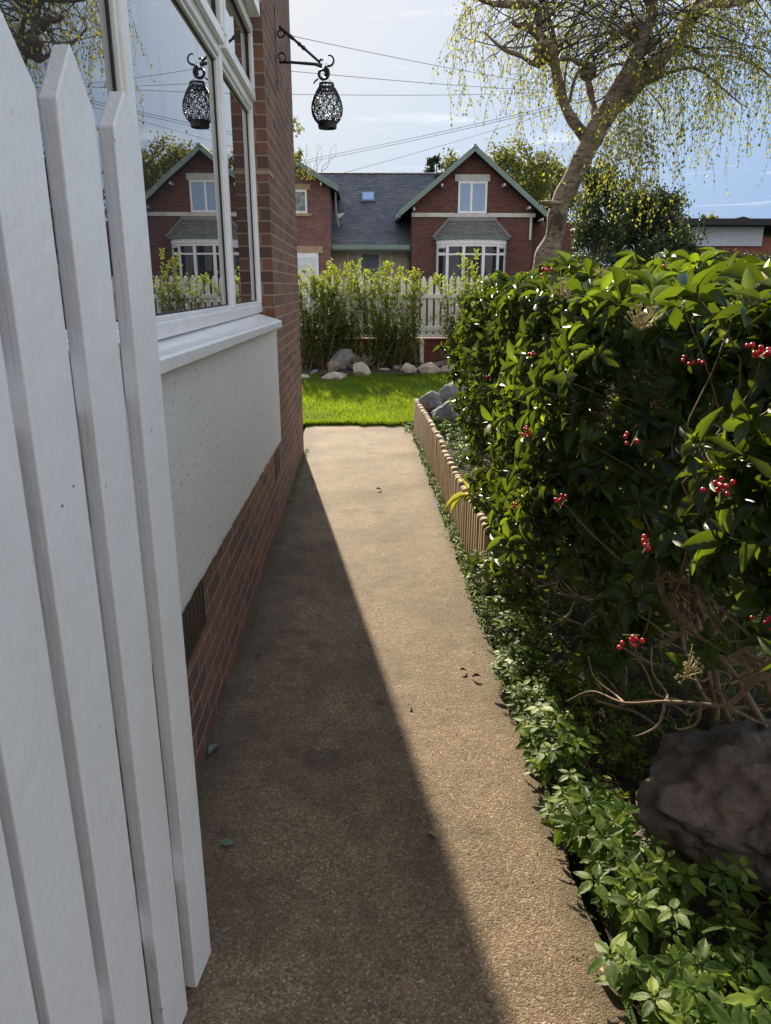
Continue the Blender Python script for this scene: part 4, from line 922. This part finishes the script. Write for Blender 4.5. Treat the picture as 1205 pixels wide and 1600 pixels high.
# dark boundary hedge behind the birch
def boxhedge(name, label, x0, x1, y0, y1, z1, n, ls, m):
    o = empty(name, ((x0+x1)/2, (y0+y1)/2, 0), label, 'hedge')
    P = np.c_[rng.uniform(x0, x1, n), rng.uniform(y0, y1, n), rng.uniform(0, z1, n)]; k_ = rng.integers(0, 3, n); P[k_ == 0, 1] = y0; P[k_ == 1, 2] = z1
    P += rng.normal(size=P.shape)*.07; leaves('foliage', P, rdir(n), rdir(n), rng.uniform(.7, 1.3, n)*ls, rng.uniform(.5, .8, n)*ls, T_FLAT, m, o)
    MB().box(x0+.15, x1-.15, y0+.15, y1-.15, 0, z1-.15).build('branches', M['dark'], o); keep_all(o)
boxhedge('garden_hedge', 'dark clipped boundary hedge behind the birch trunk', 4.3, 12.5, 17.2, 18.2, 2.15, 16000, .07, M['darkleaf'])
fb = empty('board_fence', (7, 16.9, 0), 'dark board fence with grey posts in front of the boundary hedge', 'fence')
for i in range(6): MB().box(4.2+i*1.35, 4.27+i*1.35, 16.85, 16.92, 0, 1.95).build('post', M['lead'], fb)
bd_ = MB()
for i in range(60): bd_.box(4.2+i*.13, 4.32+i*.13, 16.93, 16.95, 0, 1.75)
bd_.build('boards', plain('dark_brown_boards', (.045, .032, .026), .85, .3, 9, .2), fb); keep_all(fb)

# ------------------------------------------------------------------ shrubs in front of the far fence
GS = 'shrubs in front of the white fence'
def fshrub(px, Y, h, w, nst, lab, dens=1.0):
    a = atY(px, 560, Y); x = a.x; o = empty('leafy_shrub', (x, Y, 0.05), lab, 'shrub', GS); st = MB(); P = []; D = []; rn = []
    for i in range(nst):
        bx, by = x+random.gauss(0, w*.33), Y+random.gauss(0, .12); hh = h*random.uniform(.80, 1.04); q = Vector((x+random.gauss(0, .05), Y+random.gauss(0, .05), .05)); tip = Vector((bx+(bx-x)*1.1, by, hh))
        pts = smooth([q, q.lerp(Vector((bx, by, hh*.5)), .6), Vector((bx, by, hh*.55)), tip], 5); st.tube(pts, [.008*(1-.8*j/len(pts)) for j in range(len(pts))], 5)
        for j in range(int(52*dens)):
            u = random.random()**.9; k_ = min(len(pts)-2, int((.04+.96*u)*(len(pts)-1))); c_ = pts[k_].lerp(pts[k_+1], random.random()); zz = c_.z/h
            L_ = random.uniform(.06, .40)*(1.15-.82*zz); dd = Vector((random.gauss(0, 1), random.gauss(0, 1), random.uniform(.5, 1.4))).normalized(); e = c_+dd*L_
            if j % 3 == 0: st.tube([c_, e], .002, 3)
            for m_ in range(9):
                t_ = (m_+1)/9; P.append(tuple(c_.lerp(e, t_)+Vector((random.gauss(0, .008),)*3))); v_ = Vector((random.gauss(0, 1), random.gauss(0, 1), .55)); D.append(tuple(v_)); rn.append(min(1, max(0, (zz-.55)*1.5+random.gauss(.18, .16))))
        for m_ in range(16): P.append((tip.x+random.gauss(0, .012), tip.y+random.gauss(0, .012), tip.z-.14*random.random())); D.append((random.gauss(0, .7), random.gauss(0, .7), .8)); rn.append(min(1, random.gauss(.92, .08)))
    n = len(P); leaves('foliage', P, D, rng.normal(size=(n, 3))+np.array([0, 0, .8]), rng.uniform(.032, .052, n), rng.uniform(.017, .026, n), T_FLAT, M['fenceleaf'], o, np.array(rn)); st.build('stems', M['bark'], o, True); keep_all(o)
fshrub(476, 13.9, 1.70, .45, 8, 'narrow bright tipped shrub half hidden by the near house corner')
fshrub(506, 13.9, 1.94, .85, 21, 'tallest and widest bright tipped shrub beside the near house corner', 1.05)
fshrub(550, 13.95, 1.88, .75, 16, 'bright tipped shrub in front of the blue grey front door')
fshrub(590, 13.85, 1.86, .75, 16, 'bright tipped shrub rising behind the silver plant')
fshrub(620, 13.9, 1.66, .65, 13, 'lower darker shrub left of the bare stretch of white fence')
fshrub(645, 13.95, 1.86, .26, 4, 'thin shrub with one tall bright shoot above the white pickets')
fshrub(712, 13.8, 1.72, .55, 11, 'shrub right of the bare stretch of fence, nearest the hedge')
fshrub(740, 13.7, 2.05, .40, 7, 'shrub with a tall shoot in front of the curved bay window')
# low clump plants at the foot of the fence
a = atY(562, 566, 13.65)
sv = empty('silver_plant', (a.x, 13.65, .05), 'bushy silver grey plant behind the round pinkish stone', 'plant'); P = []; D = []; st = MB()
for i in range(60):
    d = Vector((random.gauss(0, .55), random.gauss(0, .4), 1)).normalized(); q = Vector((a.x+random.gauss(0, .07), 13.65+random.gauss(0, .05), .06)); e = q+d*random.uniform(.18, .34); st.tube([q, e], .003, 3)
    for j in range(22): P.append(tuple(q.lerp(e, .25+.75*random.random()))); D.append(tuple(d*.8+Vector((random.gauss(0, .6), random.gauss(0, .6), .1))))
leaves('foliage', P, D, rdir(len(P)), .035, .011, T_FLAT, M['silver'], sv); st.build('stems', M['silverstem'] if 'silverstem' in M else M['bark'], sv); keep_all(sv)
for px, Y, lb in ((640, 14.15, 'yellow flowers at the foot of the fence left of its low post'), (478, 14.15, 'small clump of yellow flowers beside the near house corner')):
    a = atY(px, 534, Y); o = empty('yellow_flowers', (a.x, Y, .1), lb, 'flowers', 'yellow flower clumps'); n = 60
    P = np.c_[a.x+rng.normal(size=n)*.09, np.full(n, Y)+rng.normal(size=n)*.04, rng.uniform(.50, .60, n)]
    leaves('petals', P, rdir(n), rdir(n), .045, .035, T_FLAT, plain('yellow_petal', (.62, .36, .01), .6, .1, 20, 0), o); s_ = MB()
    for i in range(0, n, 3): s_.tube([(a.x+random.gauss(0, .03), Y, .08), tuple(P[i])], .004, 3)
    s_.build('stalks', M['stem'], o); keep_all(o)

# ------------------------------------------------------------------ grass
def lawn_blades(name, lab, x0, x1, y0, y1, n, l0, l1, w, extra=None):
    P = np.c_[rng.uniform(x0, x1, n), rng.uniform(y0, y1, n), np.full(n, -.012)]
    if extra is not None: P = np.vstack([P, extra])
    n = len(P); patch = np.sin(P[:, 0]*5+np.sin(P[:, 1]*3))*np.sin(P[:, 1]*4.3+1)*.5+.5
    D = np.c_[rng.normal(size=n)*.42, rng.normal(size=n)*.42, np.ones(n)]; Ln = rng.uniform(l0, l1, n)*(.75+.5*patch)
    o = leaves(name, P, D, rdir(n)*np.array([1, 1, .2]), Ln, rng.uniform(.7, 1.3, n)*w, T_BLADE, M['grass'], None, np.clip(.35*patch+.65*rng.random(n), 0, 1))
    return tag(o, lab, 'grass', kind='stuff')
ne = 5200; ex = np.c_[rng.uniform(-1.3, .75, ne), 8.5+np.abs(rng.normal(size=ne))*.06, np.full(ne, .002)]; ex[:, 1] -= .07*(np.sin(ex[:, 0]*6.1)+np.sin(ex[:, 0]*17+1)*.6+np.sin(ex[:, 0]*41)*.3).clip(-.2, 2)
ne2 = 3500; ex2 = np.c_[rng.uniform(-1.6, 2.6, ne2), 13.38+rng.normal(size=ne2)*.07, np.full(ne2, .0)]
lawn_blades('grass', 'short bright green grass of the lawn beyond the path', -1.7, 3.4, 8.5, 13.45, 78000, .035, .075, .0065, np.vstack([ex, ex2]))
lawn_blades('grass', 'sunlit grass seen through the lower hedge stems', 1.62, 5.5, 1.5, 8.5, 26000, .04, .08, .009)

# ------------------------------------------------------------------ skimmia hedge
def hedge_w(y, z):            # left face of the hedge at depth y, height z
    b0 = 0.70+0.06*math.sin(y*3.1+z*2)+.045*math.sin(y*7.3+z*5)
    b0 += np.interp(z, [0.15, .55, .8, 1.15, 1.45, 1.62], [.08, .07, .03, .0, .07, .26])
    b0 += np.interp(y, [.9, 1.6, 2.4, 5.0, 5.6], [.05, .05, .01, .0, .12]) - (.13*math.exp(-((y-3.45)/.50)**2)*min(1, (.85-z)/.25) if z < .85 else 0); return float(b0)
def zfloor(y): return max(.12, .90-.72*(y-1.15))
def top_z(x, y): return 1.575-.10*max(0, min(1, (1.9-y)/.6))+.035*math.sin(y*4.1+x*3)+.03*math.sin(y*9.7+x*7)-.25*max(0, y-4.6)+.02*math.sin(x*13)
GH = 'evergreen bushes forming the hedge'
def skimmia(lab, y0, y1, x1, nside, ntop, nin, zlo, lmin, lmax, berries, buds, seed, wdt=.37):
    rs = random.Random(seed); yc = (y0+y1)/2; xc = .62+(x1-.62)*.55
    o = empty('skimmia_bush', (xc, yc, 0), lab, 'bush', GH); Pr = []; Or = []
    for _ in range(nside):
        y = rs.uniform(y0, y1); zl_ = max(zlo, zfloor(y)); z = zl_+(1.58-zl_)*rs.random()**.62
        x = hedge_w(y, z)+abs(rs.gauss(0, .09))-(.07 if rs.random() < .12 else 0); Pr.append((x, y, z)); Or.append((-1, rs.gauss(-.45, .5), rs.gauss(.45, .4)))
    if y0 < 1.3:              # near end face
        for _ in range(nside//3): z = .88+.68*rs.random(); Pr.append((rs.uniform(.75, x1), y0+abs(rs.gauss(0, .05)), z)); Or.append((rs.gauss(-.3, .4), -1, rs.gauss(.4, .4)))
    for _ in range(ntop):
        y = rs.uniform(y0, y1); x = rs.uniform(.72, x1); Pr.append((x, y, top_z(x, y)-abs(rs.gauss(0, .03)))); Or.append((rs.gauss(-.1, .35), rs.gauss(0, .35), 1))
    for _ in range(nin):
        y = rs.uniform(y0, y1); zl_ = max(zlo, zfloor(y))+.15; z = zl_+(1.45-zl_)*rs.random()**.6; x = rs.uniform(hedge_w(y, z)+.05, x1); Pr.append((x, y, min(z, 1.5))); Or.append((rs.gauss(-.3, .7), rs.gauss(-.3, .7), rs.gauss(.6, .5)))
    P = []; D = []; Nn = []; Ln = []; rn = []
    for p, q in zip(Pr, Or):
        p = Vector(p); q = Vector(q).normalized(); e1 = q.orthogonal().normalized(); e2 = q.cross(e1); k_ = rs.randint(6, 9); a0 = rs.random()*6.3; tone = rs.random()
        big = rs.uniform(lmin, lmax)
        for i in range(k_):
            a = a0+i*2.4; el = rs.uniform(-.25, 1.0); d = (e1*math.cos(a)+e2*math.sin(a))*math.cos(el)+q*math.sin(el); d.z -= .18; d.normalize()
            P.append(tuple(p-q*rs.uniform(0, .03))); D.append(tuple(d)); Nn.append(tuple(q+Vector((rs.gauss(0, .25), rs.gauss(0, .25), rs.gauss(0, .25))))); Ln.append(big*rs.uniform(.7, 1.15))
            v_ = .55*tone+.45*rs.random(); v_ = v_*.92; rn.append(v_ if rs.random() > .012 else 1.0)
        if rs.random() < .16:     # fresh upright tip leaves
            for i in range(5): a = a0+i*1.3; d = q*1.0+(e1*math.cos(a)+e2*math.sin(a))*.45; P.append(tuple(p)); D.append(tuple(d)); Nn.append(tuple(-(e1*math.cos(a)+e2*math.sin(a)))); Ln.append(big*.38); rn.append(rs.uniform(.88, .97))
    Ln = np.array(Ln); n = len(P)
    leaves('foliage', P, D, Nn, Ln, Ln*wdt*rng.uniform(.85, 1.15, n), T_BIG if lmax > .085 else T_MID, M['skimmia'], o, np.array(rn), rng.uniform(.3, 1.6, n))
    # stems
    st = MB(); mains = []
    for i in range(int(7*(y1-y0)+3)):
        bx, by = rs.uniform(.95, x1-.1), rs.uniform(max(1.62, y0+.1), y1-.1); bx = max(bx, 1.62-(by-1.6)*1.6) if by < 2.05 else bx; q = Vector((bx, by, -.03)); lean = Vector((rs.gauss(-.10, .22), rs.gauss(0, .22), 1)).normalized(); pts = [q.copy()]; d = lean
        for j in range(11):
            d = (d+Vector((rs.gauss(-.03, .20), rs.gauss(0, .20), .10))).normalized(); q = q+d*.125; q.x = max(q.x, hedge_w(q.y, q.z)+.06); pts.append(q.copy())
            if q.z > 1.42: break
        pts = smooth(pts, 3); r0 = rs.uniform(.009, .017); rr_ = [r0*(1-.65*j/len(pts))*(1+.1*rs.random()) for j in range(len(pts))]; st.tube(pts, rr_, 6); mains += [(p_, r2) for p_, r2 in zip(pts, rr_)]
    mp_ = np.array([tuple(m_[0]) for m_ in mains])
    for idx, p in enumerate(Pr):
        if rs.random() < .55:
            dd = np.linalg.norm((mp_-np.array(p))*np.array([1, 1, 1.3])+np.array([0, 0, .25]), axis=1); j = int(np.argmin(dd)); s_ = mains[j][0]; e = Vector(p); Ld = (e-s_).length
            if Ld < .8:
                m1 = s_.lerp(e, .35)+Vector((rs.gauss(0, .12)*Ld, rs.gauss(0, .12)*Ld, -.10*Ld)); m2 = s_.lerp(e, .7)+Vector((rs.gauss(0, .1)*Ld, rs.gauss(0, .1)*Ld, -.04*Ld))
                st.tube(smooth([s_, m1, m2, e], 3), [min(mains[j][1]*.6, .006)*(1-.06*q_) for q_ in range(10)], 5)
    for i in range(int(130*(y1-y0))):       # tangled bare lower twigs
        q = Vector((rs.uniform(.72, x1), rs.uniform(y0, y1), rs.uniform(.15, 1.0))); q.z = max(q.z, zfloor(q.y)-(.22 if q.y > 1.9 else .02)); d = Vector((rs.gauss(-.3, 1), rs.gauss(-.2, 1), rs.gauss(.1, .5))).normalized(); pts = [q.copy()]
        for j in range(rs.randint(4, 9)):
            d = (d+Vector((rs.gauss(0, .35), rs.gauss(0, .35), rs.gauss(.05, .25)))).normalized(); q = q+d*.07
            if q.y < 1.9 and q.z < zfloor(q.y)-.08: break
            if q.x < hedge_w(q.y, max(.2, q.z)) or q.z < .03: break
            pts.append(q.copy())
        if len(pts) > 2: st.tube(smooth(pts, 3), rs.uniform(.0022, .0055), 5)
    st.build('stems', M['bark'], o, True)
    for (px, py, dd, nb) in berries:       # px,py of the photo and distance along y
        c_ = atY(px, py, dd); bb = MB(); 
        for i in range(nb):
            q = c_+Vector((rs.gauss(0, .010), rs.gauss(0, .008), rs.gauss(0, .009))); r_ = rs.uniform(.0040, .0053)
            bb.lathe([(0.0001, -r_), (r_*.5, -r_*.87), (r_*.87, -r_*.5), (r_, 0), (r_*.87, r_*.5), (r_*.5, r_*.87), (.0001, r_)], q, 9)
        bb.build('berry_cluster', M['berry'], o, True)
        bb = MB()
        for i in range(5): bb.tube([c_+Vector((.02, .04, -.01)), c_+Vector((rs.gauss(0, .01), rs.gauss(0, .006), rs.gauss(0, .01)))], .0014, 4)
        bb.build('berry_stalks', M['stem'], o)
    for (px, py, dd) in buds:
        c_ = atY(px, py, dd); bb = MB()
        for i in range(33):
            q = c_+Vector((rs.gauss(0, .016), rs.gauss(0, .014), rs.gauss(0, .016))); r_ = rs.uniform(.0025, .0038)
            bb.lathe([(.0001, -r_), (r_*.87, -r_*.5), (r_*.87, r_*.5), (.0001, r_)], q, 6); 
            bb.tube([c_-Vector((0, -.01, .03)), q], .0008, 3)
        bb.build('flower_buds', M['bud'], o, True)
    keep_all(o); return o
skimmia('near end of the hedge, with large glossy leaves, red berries and bare arching lower stems', .98, 2.15, 1.75, 150, 150, 200, .50, .075, .108,
        [(1190, 550, 1.22, 12), (1125, 762, 1.18, 12), (1013, 846, 1.30, 7), (1080, 560, 1.55, 6), (990, 1000, 1.22, 8), (1198, 968, 1.25, 5), (990, 682, 1.45, 4)],
        [(1005, 492, 1.35), (1078, 1040, 1.3), (1165, 470, 1.5)], 3)
skimmia('middle of the hedge, dense and dark above the near end of the stake edging', 2.15, 3.75, 1.80, 470, 260, 300, .16, .066, .095,
        [(832, 553, 2.3, 5), (823, 676, 2.2, 12), (878, 782, 2.0, 9), (850, 425, 2.6, 9), (800, 790, 2.4, 5), (1040, 425, 2.4, 8)], [(940, 420, 2.6), (880, 450, 2.3)], 5)
skimmia('far end of the hedge, small leaved and paler green above the grey bed stones', 3.75, 5.35, 1.85, 400, 280, 320, .34, .055, .080,
        [(762, 590, 3.9, 8), (778, 668, 3.7, 7), (800, 480, 4.2, 6)], [(720, 488, 5.2)], 8, .40)
# bare arching branch low in front of the boulder
pts = [atY(x, y, d) for x, y, d in ((1235, 985, 1.32), (1205, 1035, 1.33), (1168, 1075, 1.36), (1135, 1102, 1.40), (1095, 1100, 1.46), (1040, 1096, 1.52), (975, 1098, 1.62), (925, 1080, 1.72), (885, 1096, 1.80))]
pb = MB().tube(smooth(pts, 5), [.0085*(1-.88*i/41) for i in range(41)], 8)
for s_, e_ in ((2, (1150, 1000, 1.45)), (4, (1060, 1140, 1.5)), (5, (1020, 1050, 1.6)), (5, (995, 1150, 1.6)), (6, (930, 1060, 1.75)), (3, (1205, 1130, 1.42)), (1, (1160, 1015, 1.42))):
    e = atY(*e_); m_ = pts[s_].lerp(e, .5)+Vector((.03, .02, -.03)); e2 = e+(e-m_)*.7+Vector((.02, 0, .03)); pb.tube(smooth([pts[s_], m_, e, e2], 4), [.0042*(1-.07*i) for i in range(13)], 6)
nb_ = [o for o in bpy.data.objects if o.name == 'skimmia_bush'][0]
o = pb.build('arching_branch', M['bark'], nb_, True); o.matrix_parent_inverse = nb_.matrix_world.inverted()

# ------------------------------------------------------------------ ground plants
def eld():
    v = []; f = []; n = 7
    for i in range(n+1):
        u = i/n; w = .5*math.sin(math.pi*u**.75)**.8*(1.0 if i % 2 else .86) if 0 < i < n else .03
        z = -.20*u*u+.012*(-1)**i
        for k_, a in enumerate((-1, -.5, 0, .5, 1)): v.append((u+(-.03 if abs(a) == .5 else 0)+.05*abs(a), a*w, z+(.05, .055, 0, .055, .05)[k_]*(1+.3*(i % 2))-.01*abs(a)))
    for i in range(n):
        for j in range(4): a = i*5+j; f.append((a, a+1, a+6, a+5))
    return np.array(v), np.array(f)
T_ELD = eld()
def groundcover(name, lab, spots, hmin, hmax, l0, l1, nl, m, cat='ground cover', wr=.62, T=T_MID):
    P = []; D = []; Nn = []; Ln = []; st = MB()
    for (x, y, z) in spots:
        h = random.uniform(hmin, hmax)*(1 if y < 2.2 or hmax < .15 else .6); lean = Vector((random.gauss(-.08, .22), random.gauss(-.1, .22), 1)).normalized(); top_ = Vector((x, y, z))+lean*h; st.tube([(x, y, z-.02), tuple(Vector((x, y, z)).lerp(top_, .5)+Vector((.01, 0, 0))), tuple(top_)], .0014, 4)
        for lv in range(2 if h > .07 else 1):
            c_ = top_-lean*h*.4*lv; a0 = random.random()*6.3; up = (lean+Vector((random.gauss(0, .3), random.gauss(-.1, .3), .4))).normalized(); e1 = up.orthogonal().normalized(); e2 = up.cross(e1); L_ = random.uniform(l0, l1)*(1 if y < 2.2 or hmax < .15 else .72)
            for i in range(nl):
                a = a0+(i-(nl-1)/2)*(2*math.pi/nl if nl > 3 else 1.15); d = e1*math.cos(a)+e2*math.sin(a); d = d+up*random.uniform(-.15, .25); P.append(tuple(c_+d*.006)); D.append(tuple(d)); Nn.append(tuple(up)); Ln.append(L_*(1 if i == nl//2 else .85)*random.uniform(.85, 1.1))
    Ln = np.array(Ln); o = tag(leaves(name, P, D, Nn, Ln, Ln*wr, T, m), lab, cat, kind='stuff'); s_ = st.build('stems', M['stem'], o); return o
sp_ = []
while len(sp_) < 250:
    y = random.uniform(1.0, 2.85); xe = .555+.03*math.sin(y*9); x = xe+.035+.03*(y < 1.7)+abs(random.gauss(0, .07+.06*(y < 1.6)))
    if .80 < x < 1.5 and 1.50 < y < 2.15: continue
    if mn.noise(Vector((x*6, y*5, 2))) < -.12: continue
    sp_.append((x, y, .0))
for _ in range(190):
    x, y = random.uniform(.62, 1.6), random.uniform(.85, 1.56)
    if x > .80 and y > 1.46: continue
    sp_.append((x, y, .0))
for _ in range(110): y = random.uniform(2.6, 3.85); sp_.append((random.uniform(.60, .80), y, random.choice((0, .06, .12, .2))))
groundcover('ground_elder', 'soft green toothed ground plants spilling on the path edge beside the boulder', sp_, .04, .19, .026, .072, 5, M['elder'], wr=.54, T=T_ELD)
sp6 = [(random.uniform(.60, 1.0), random.uniform(1.0, 2.9), 0) for _ in range(330)]
groundcover('creeping_plants', 'small dark leaved creeping plants between the taller ground plants', sp6, .01, .09, .012, .024, 7, M['fenceleaf'])
sp2 = [(random.uniform(.70, 1.9), random.uniform(2.1, 3.6), 0) for _ in range(420)]
groundcover('ground_ivy', 'small round leaved plants in the shade under the hedge', sp2, .03, .12, .018, .03, 5, M['elder'])
sp3 = [(.592+random.gauss(0, .012)+(.03 if random.random() < .3 else 0)-.0*0, random.triangular(2.6, 8.45, 3.6), 0) for _ in range(330)]
sp3 += [(random.uniform(.50, .72), random.uniform(7.95, 8.6), 0) for _ in range(90)]
groundcover('edge_weeds', 'tiny bright weeds growing in the crack between the path and the stake edging', sp3, .008, .05, .012, .026, 5, M['elder'])
sp4 = [(random.uniform(.72, 1.3), random.uniform(3.7, 6.9), .25) for _ in range(330)]
groundcover('bed_weeds', 'small bright weeds growing in the raised bed behind the stakes', sp4, .02, .13, .022, .042, 5, M['elder'])
sp5 = [(WX+.015+abs(random.gauss(0, .008)), random.uniform(5.2, 7.3), 0) for _ in range(46)]
groundcover('wall_weeds', 'tiny weeds at the foot of the near house corner', sp5, .008, .03, .010, .022, 5, M['elder'])
# tall sprig with long narrow leaves leaning over the stakes
c_ = atY(732, 772, 3.75)
sg = empty('leafy_sprig', (.75, 3.7, .1), 'bright sprig with long pointed leaves leaning over the stake edging', 'plant')
MB().tube(smooth([(.78, 3.55, .05), (.80, 3.6, .35), tuple(c_)], 5), .006, 6).build('stem', M['bark'], sg)
leaves('foliage', [tuple(c_)]*6, [(-1, -.3, -.35), (-.85, -.2, -.6), (-.3, 0, 1), (.8, .1, .1), (.6, -.3, .6), (-.1, -.5, .7)], [(0, -.3, 1)]*6, [.16, .14, .09, .10, .09, .08], [.030, .028, .028, .03, .03, .025], T_MID, M['birchleaf'], sg, np.array([.8, .9, .9, .5, .7, .8])); keep_all(sg)

# ------------------------------------------------------------------ debris on the path
def fallen(px, py, l, w, rz, m, lab, curl=1.0):
    a = atZ(px, py, .006); t_ = T_BIG; V = t_[0]*np.array([l, w, l*.5*curl]); V[:, 0] -= l/2; V[:, 2] += .004-V[:, 2].min()
    o = npmesh('fallen_leaf', V, t_[1], m, None, np.full(len(t_[1]), .6)); o.location = (a.x, a.y, .001); o.rotation_euler = (R(random.uniform(-8, 8)), 0, rz); return tag(o, lab, 'leaf', 'fallen leaves on the path')
M['palegreen'] = plain('dull_green_fallen_leaf', (.10, .15, .10), .5, .3, 60, .2); M['yel'] = plain('yellowing_fallen_leaf', (.26, .23, .06), .5, .4, 60, .2); M['brownleaf'] = plain('dark_brown_fallen_leaf', (.06, .035, .02), .8, .4, 60, .3)
fallen(335, 1172, .075, .034, R(75), M['palegreen'], 'dull green fallen leaf by the wall foot, the longest on the path')
fallen(353, 1318, .040, .026, R(10), M['palegreen'], 'small dull green fallen leaf on the shaded path beside the gate')
fallen(677, 1305, .042, .022, R(120), M['yel'], 'yellowish fallen leaf at the edge of the shadow on the path', 1.6)
fallen(724, 1049, .034, .016, R(20), M['brownleaf'], 'left of two dark crumpled leaves on the sunlit path by the hedge', 2)
fallen(744, 1059, .040, .018, R(160), M['brownleaf'], 'right of two dark crumpled leaves on the sunlit path by the hedge', 2)
fallen(640, 1103, .026, .012, R(60), M['brownleaf'], 'small dark curled leaf lying just inside the sunlit strip', 2)
fallen(592, 766, .05, .03, R(20), M['brownleaf'], 'dark leaf furthest along the sunlit path', 2)
fallen(404, 1026, .030, .018, R(0), M['brownleaf'], 'dark leaf on the shaded path beyond the near air vent', 2)
fallen(482, 1081, .020, .012, R(40), M['brownleaf'], 'tiny dark leaf in the middle of the shaded path', 2)
fallen(945, 1530, .075, .022, R(115), M['rust'], 'rusty brown leaf tucked under the ground plants at the bottom', 1.5)
def grit(name, lab, pts, s0, s1, m):
    P = []; F = []; q = 0
    for x, y in pts:
        s = random.uniform(s0, s1); v = [Vector((random.gauss(0, 1), random.gauss(0, 1), random.gauss(0, .6))).normalized()*s*random.uniform(.7, 1.2) for _ in range(2)]
        a = random.random()*3; ca, sa = math.cos(a)*s, math.sin(a)*s; k_ = random.uniform(.4, .9)
        for dx, dy, dz in ((ca, sa, .3*s), (-sa*k_, ca*k_, .3*s), (-ca, -sa, .3*s), (sa*k_, -ca*k_, .3*s), (0, 0, s*.9), (0, 0, 0)): P.append((x+dx, y+dy, dz))
        for i in range(4): F += [(q+i, q+(i+1) % 4, q+4), (q+(i+1) % 4, q+i, q+5)]
        q += 6
    return tag(npmesh(name, P, F, m, None, None, False), lab, 'grit', kind='stuff')
grit('wall_grit', 'loose grit gathered along the foot of the house wall', [(WX+.006+abs(random.gauss(0, .022)), random.uniform(1.4, 7.2)) for _ in range(1500)], .0015, .006, plain('grey_grit', (.16, .14, .11), .9, .4, 90, 0))
grit('path_grit', 'dark crumbs of soil and leaf scattered over the path', [(random.uniform(-.5, .58), random.uniform(1.0, 8.4)) for _ in range(380)]+[(.58-abs(random.gauss(0, .04)), random.uniform(1, 8.4)) for _ in range(420)], .001, .0042, M['brownleaf'])
grit('path_gravel', 'pale loose stones scattered over the path', [(random.uniform(-.5, .58), random.uniform(1.0, 8.4)) for _ in range(160)], .001, .0028, M['limestone'])
# twigs and litter under the hedge
lt = MB()
for _ in range(420):
    x, y = random.uniform(.66, 1.6), random.uniform(1.0, 4.2); a = random.random()*6.3; l_ = random.uniform(.03, .14); lt.tube([(x, y, .03), (x+l_*.5*math.cos(a), y+l_*.5*math.sin(a), .045), (x+l_*math.cos(a+.2), y+l_*math.sin(a+.2), .035)], .0018, 4)
tag(lt.build('twig_litter', M['bark']), 'dead twigs littering the soil under the hedge', 'twigs', kind='stuff')

scn.render.engine = 'CYCLES'
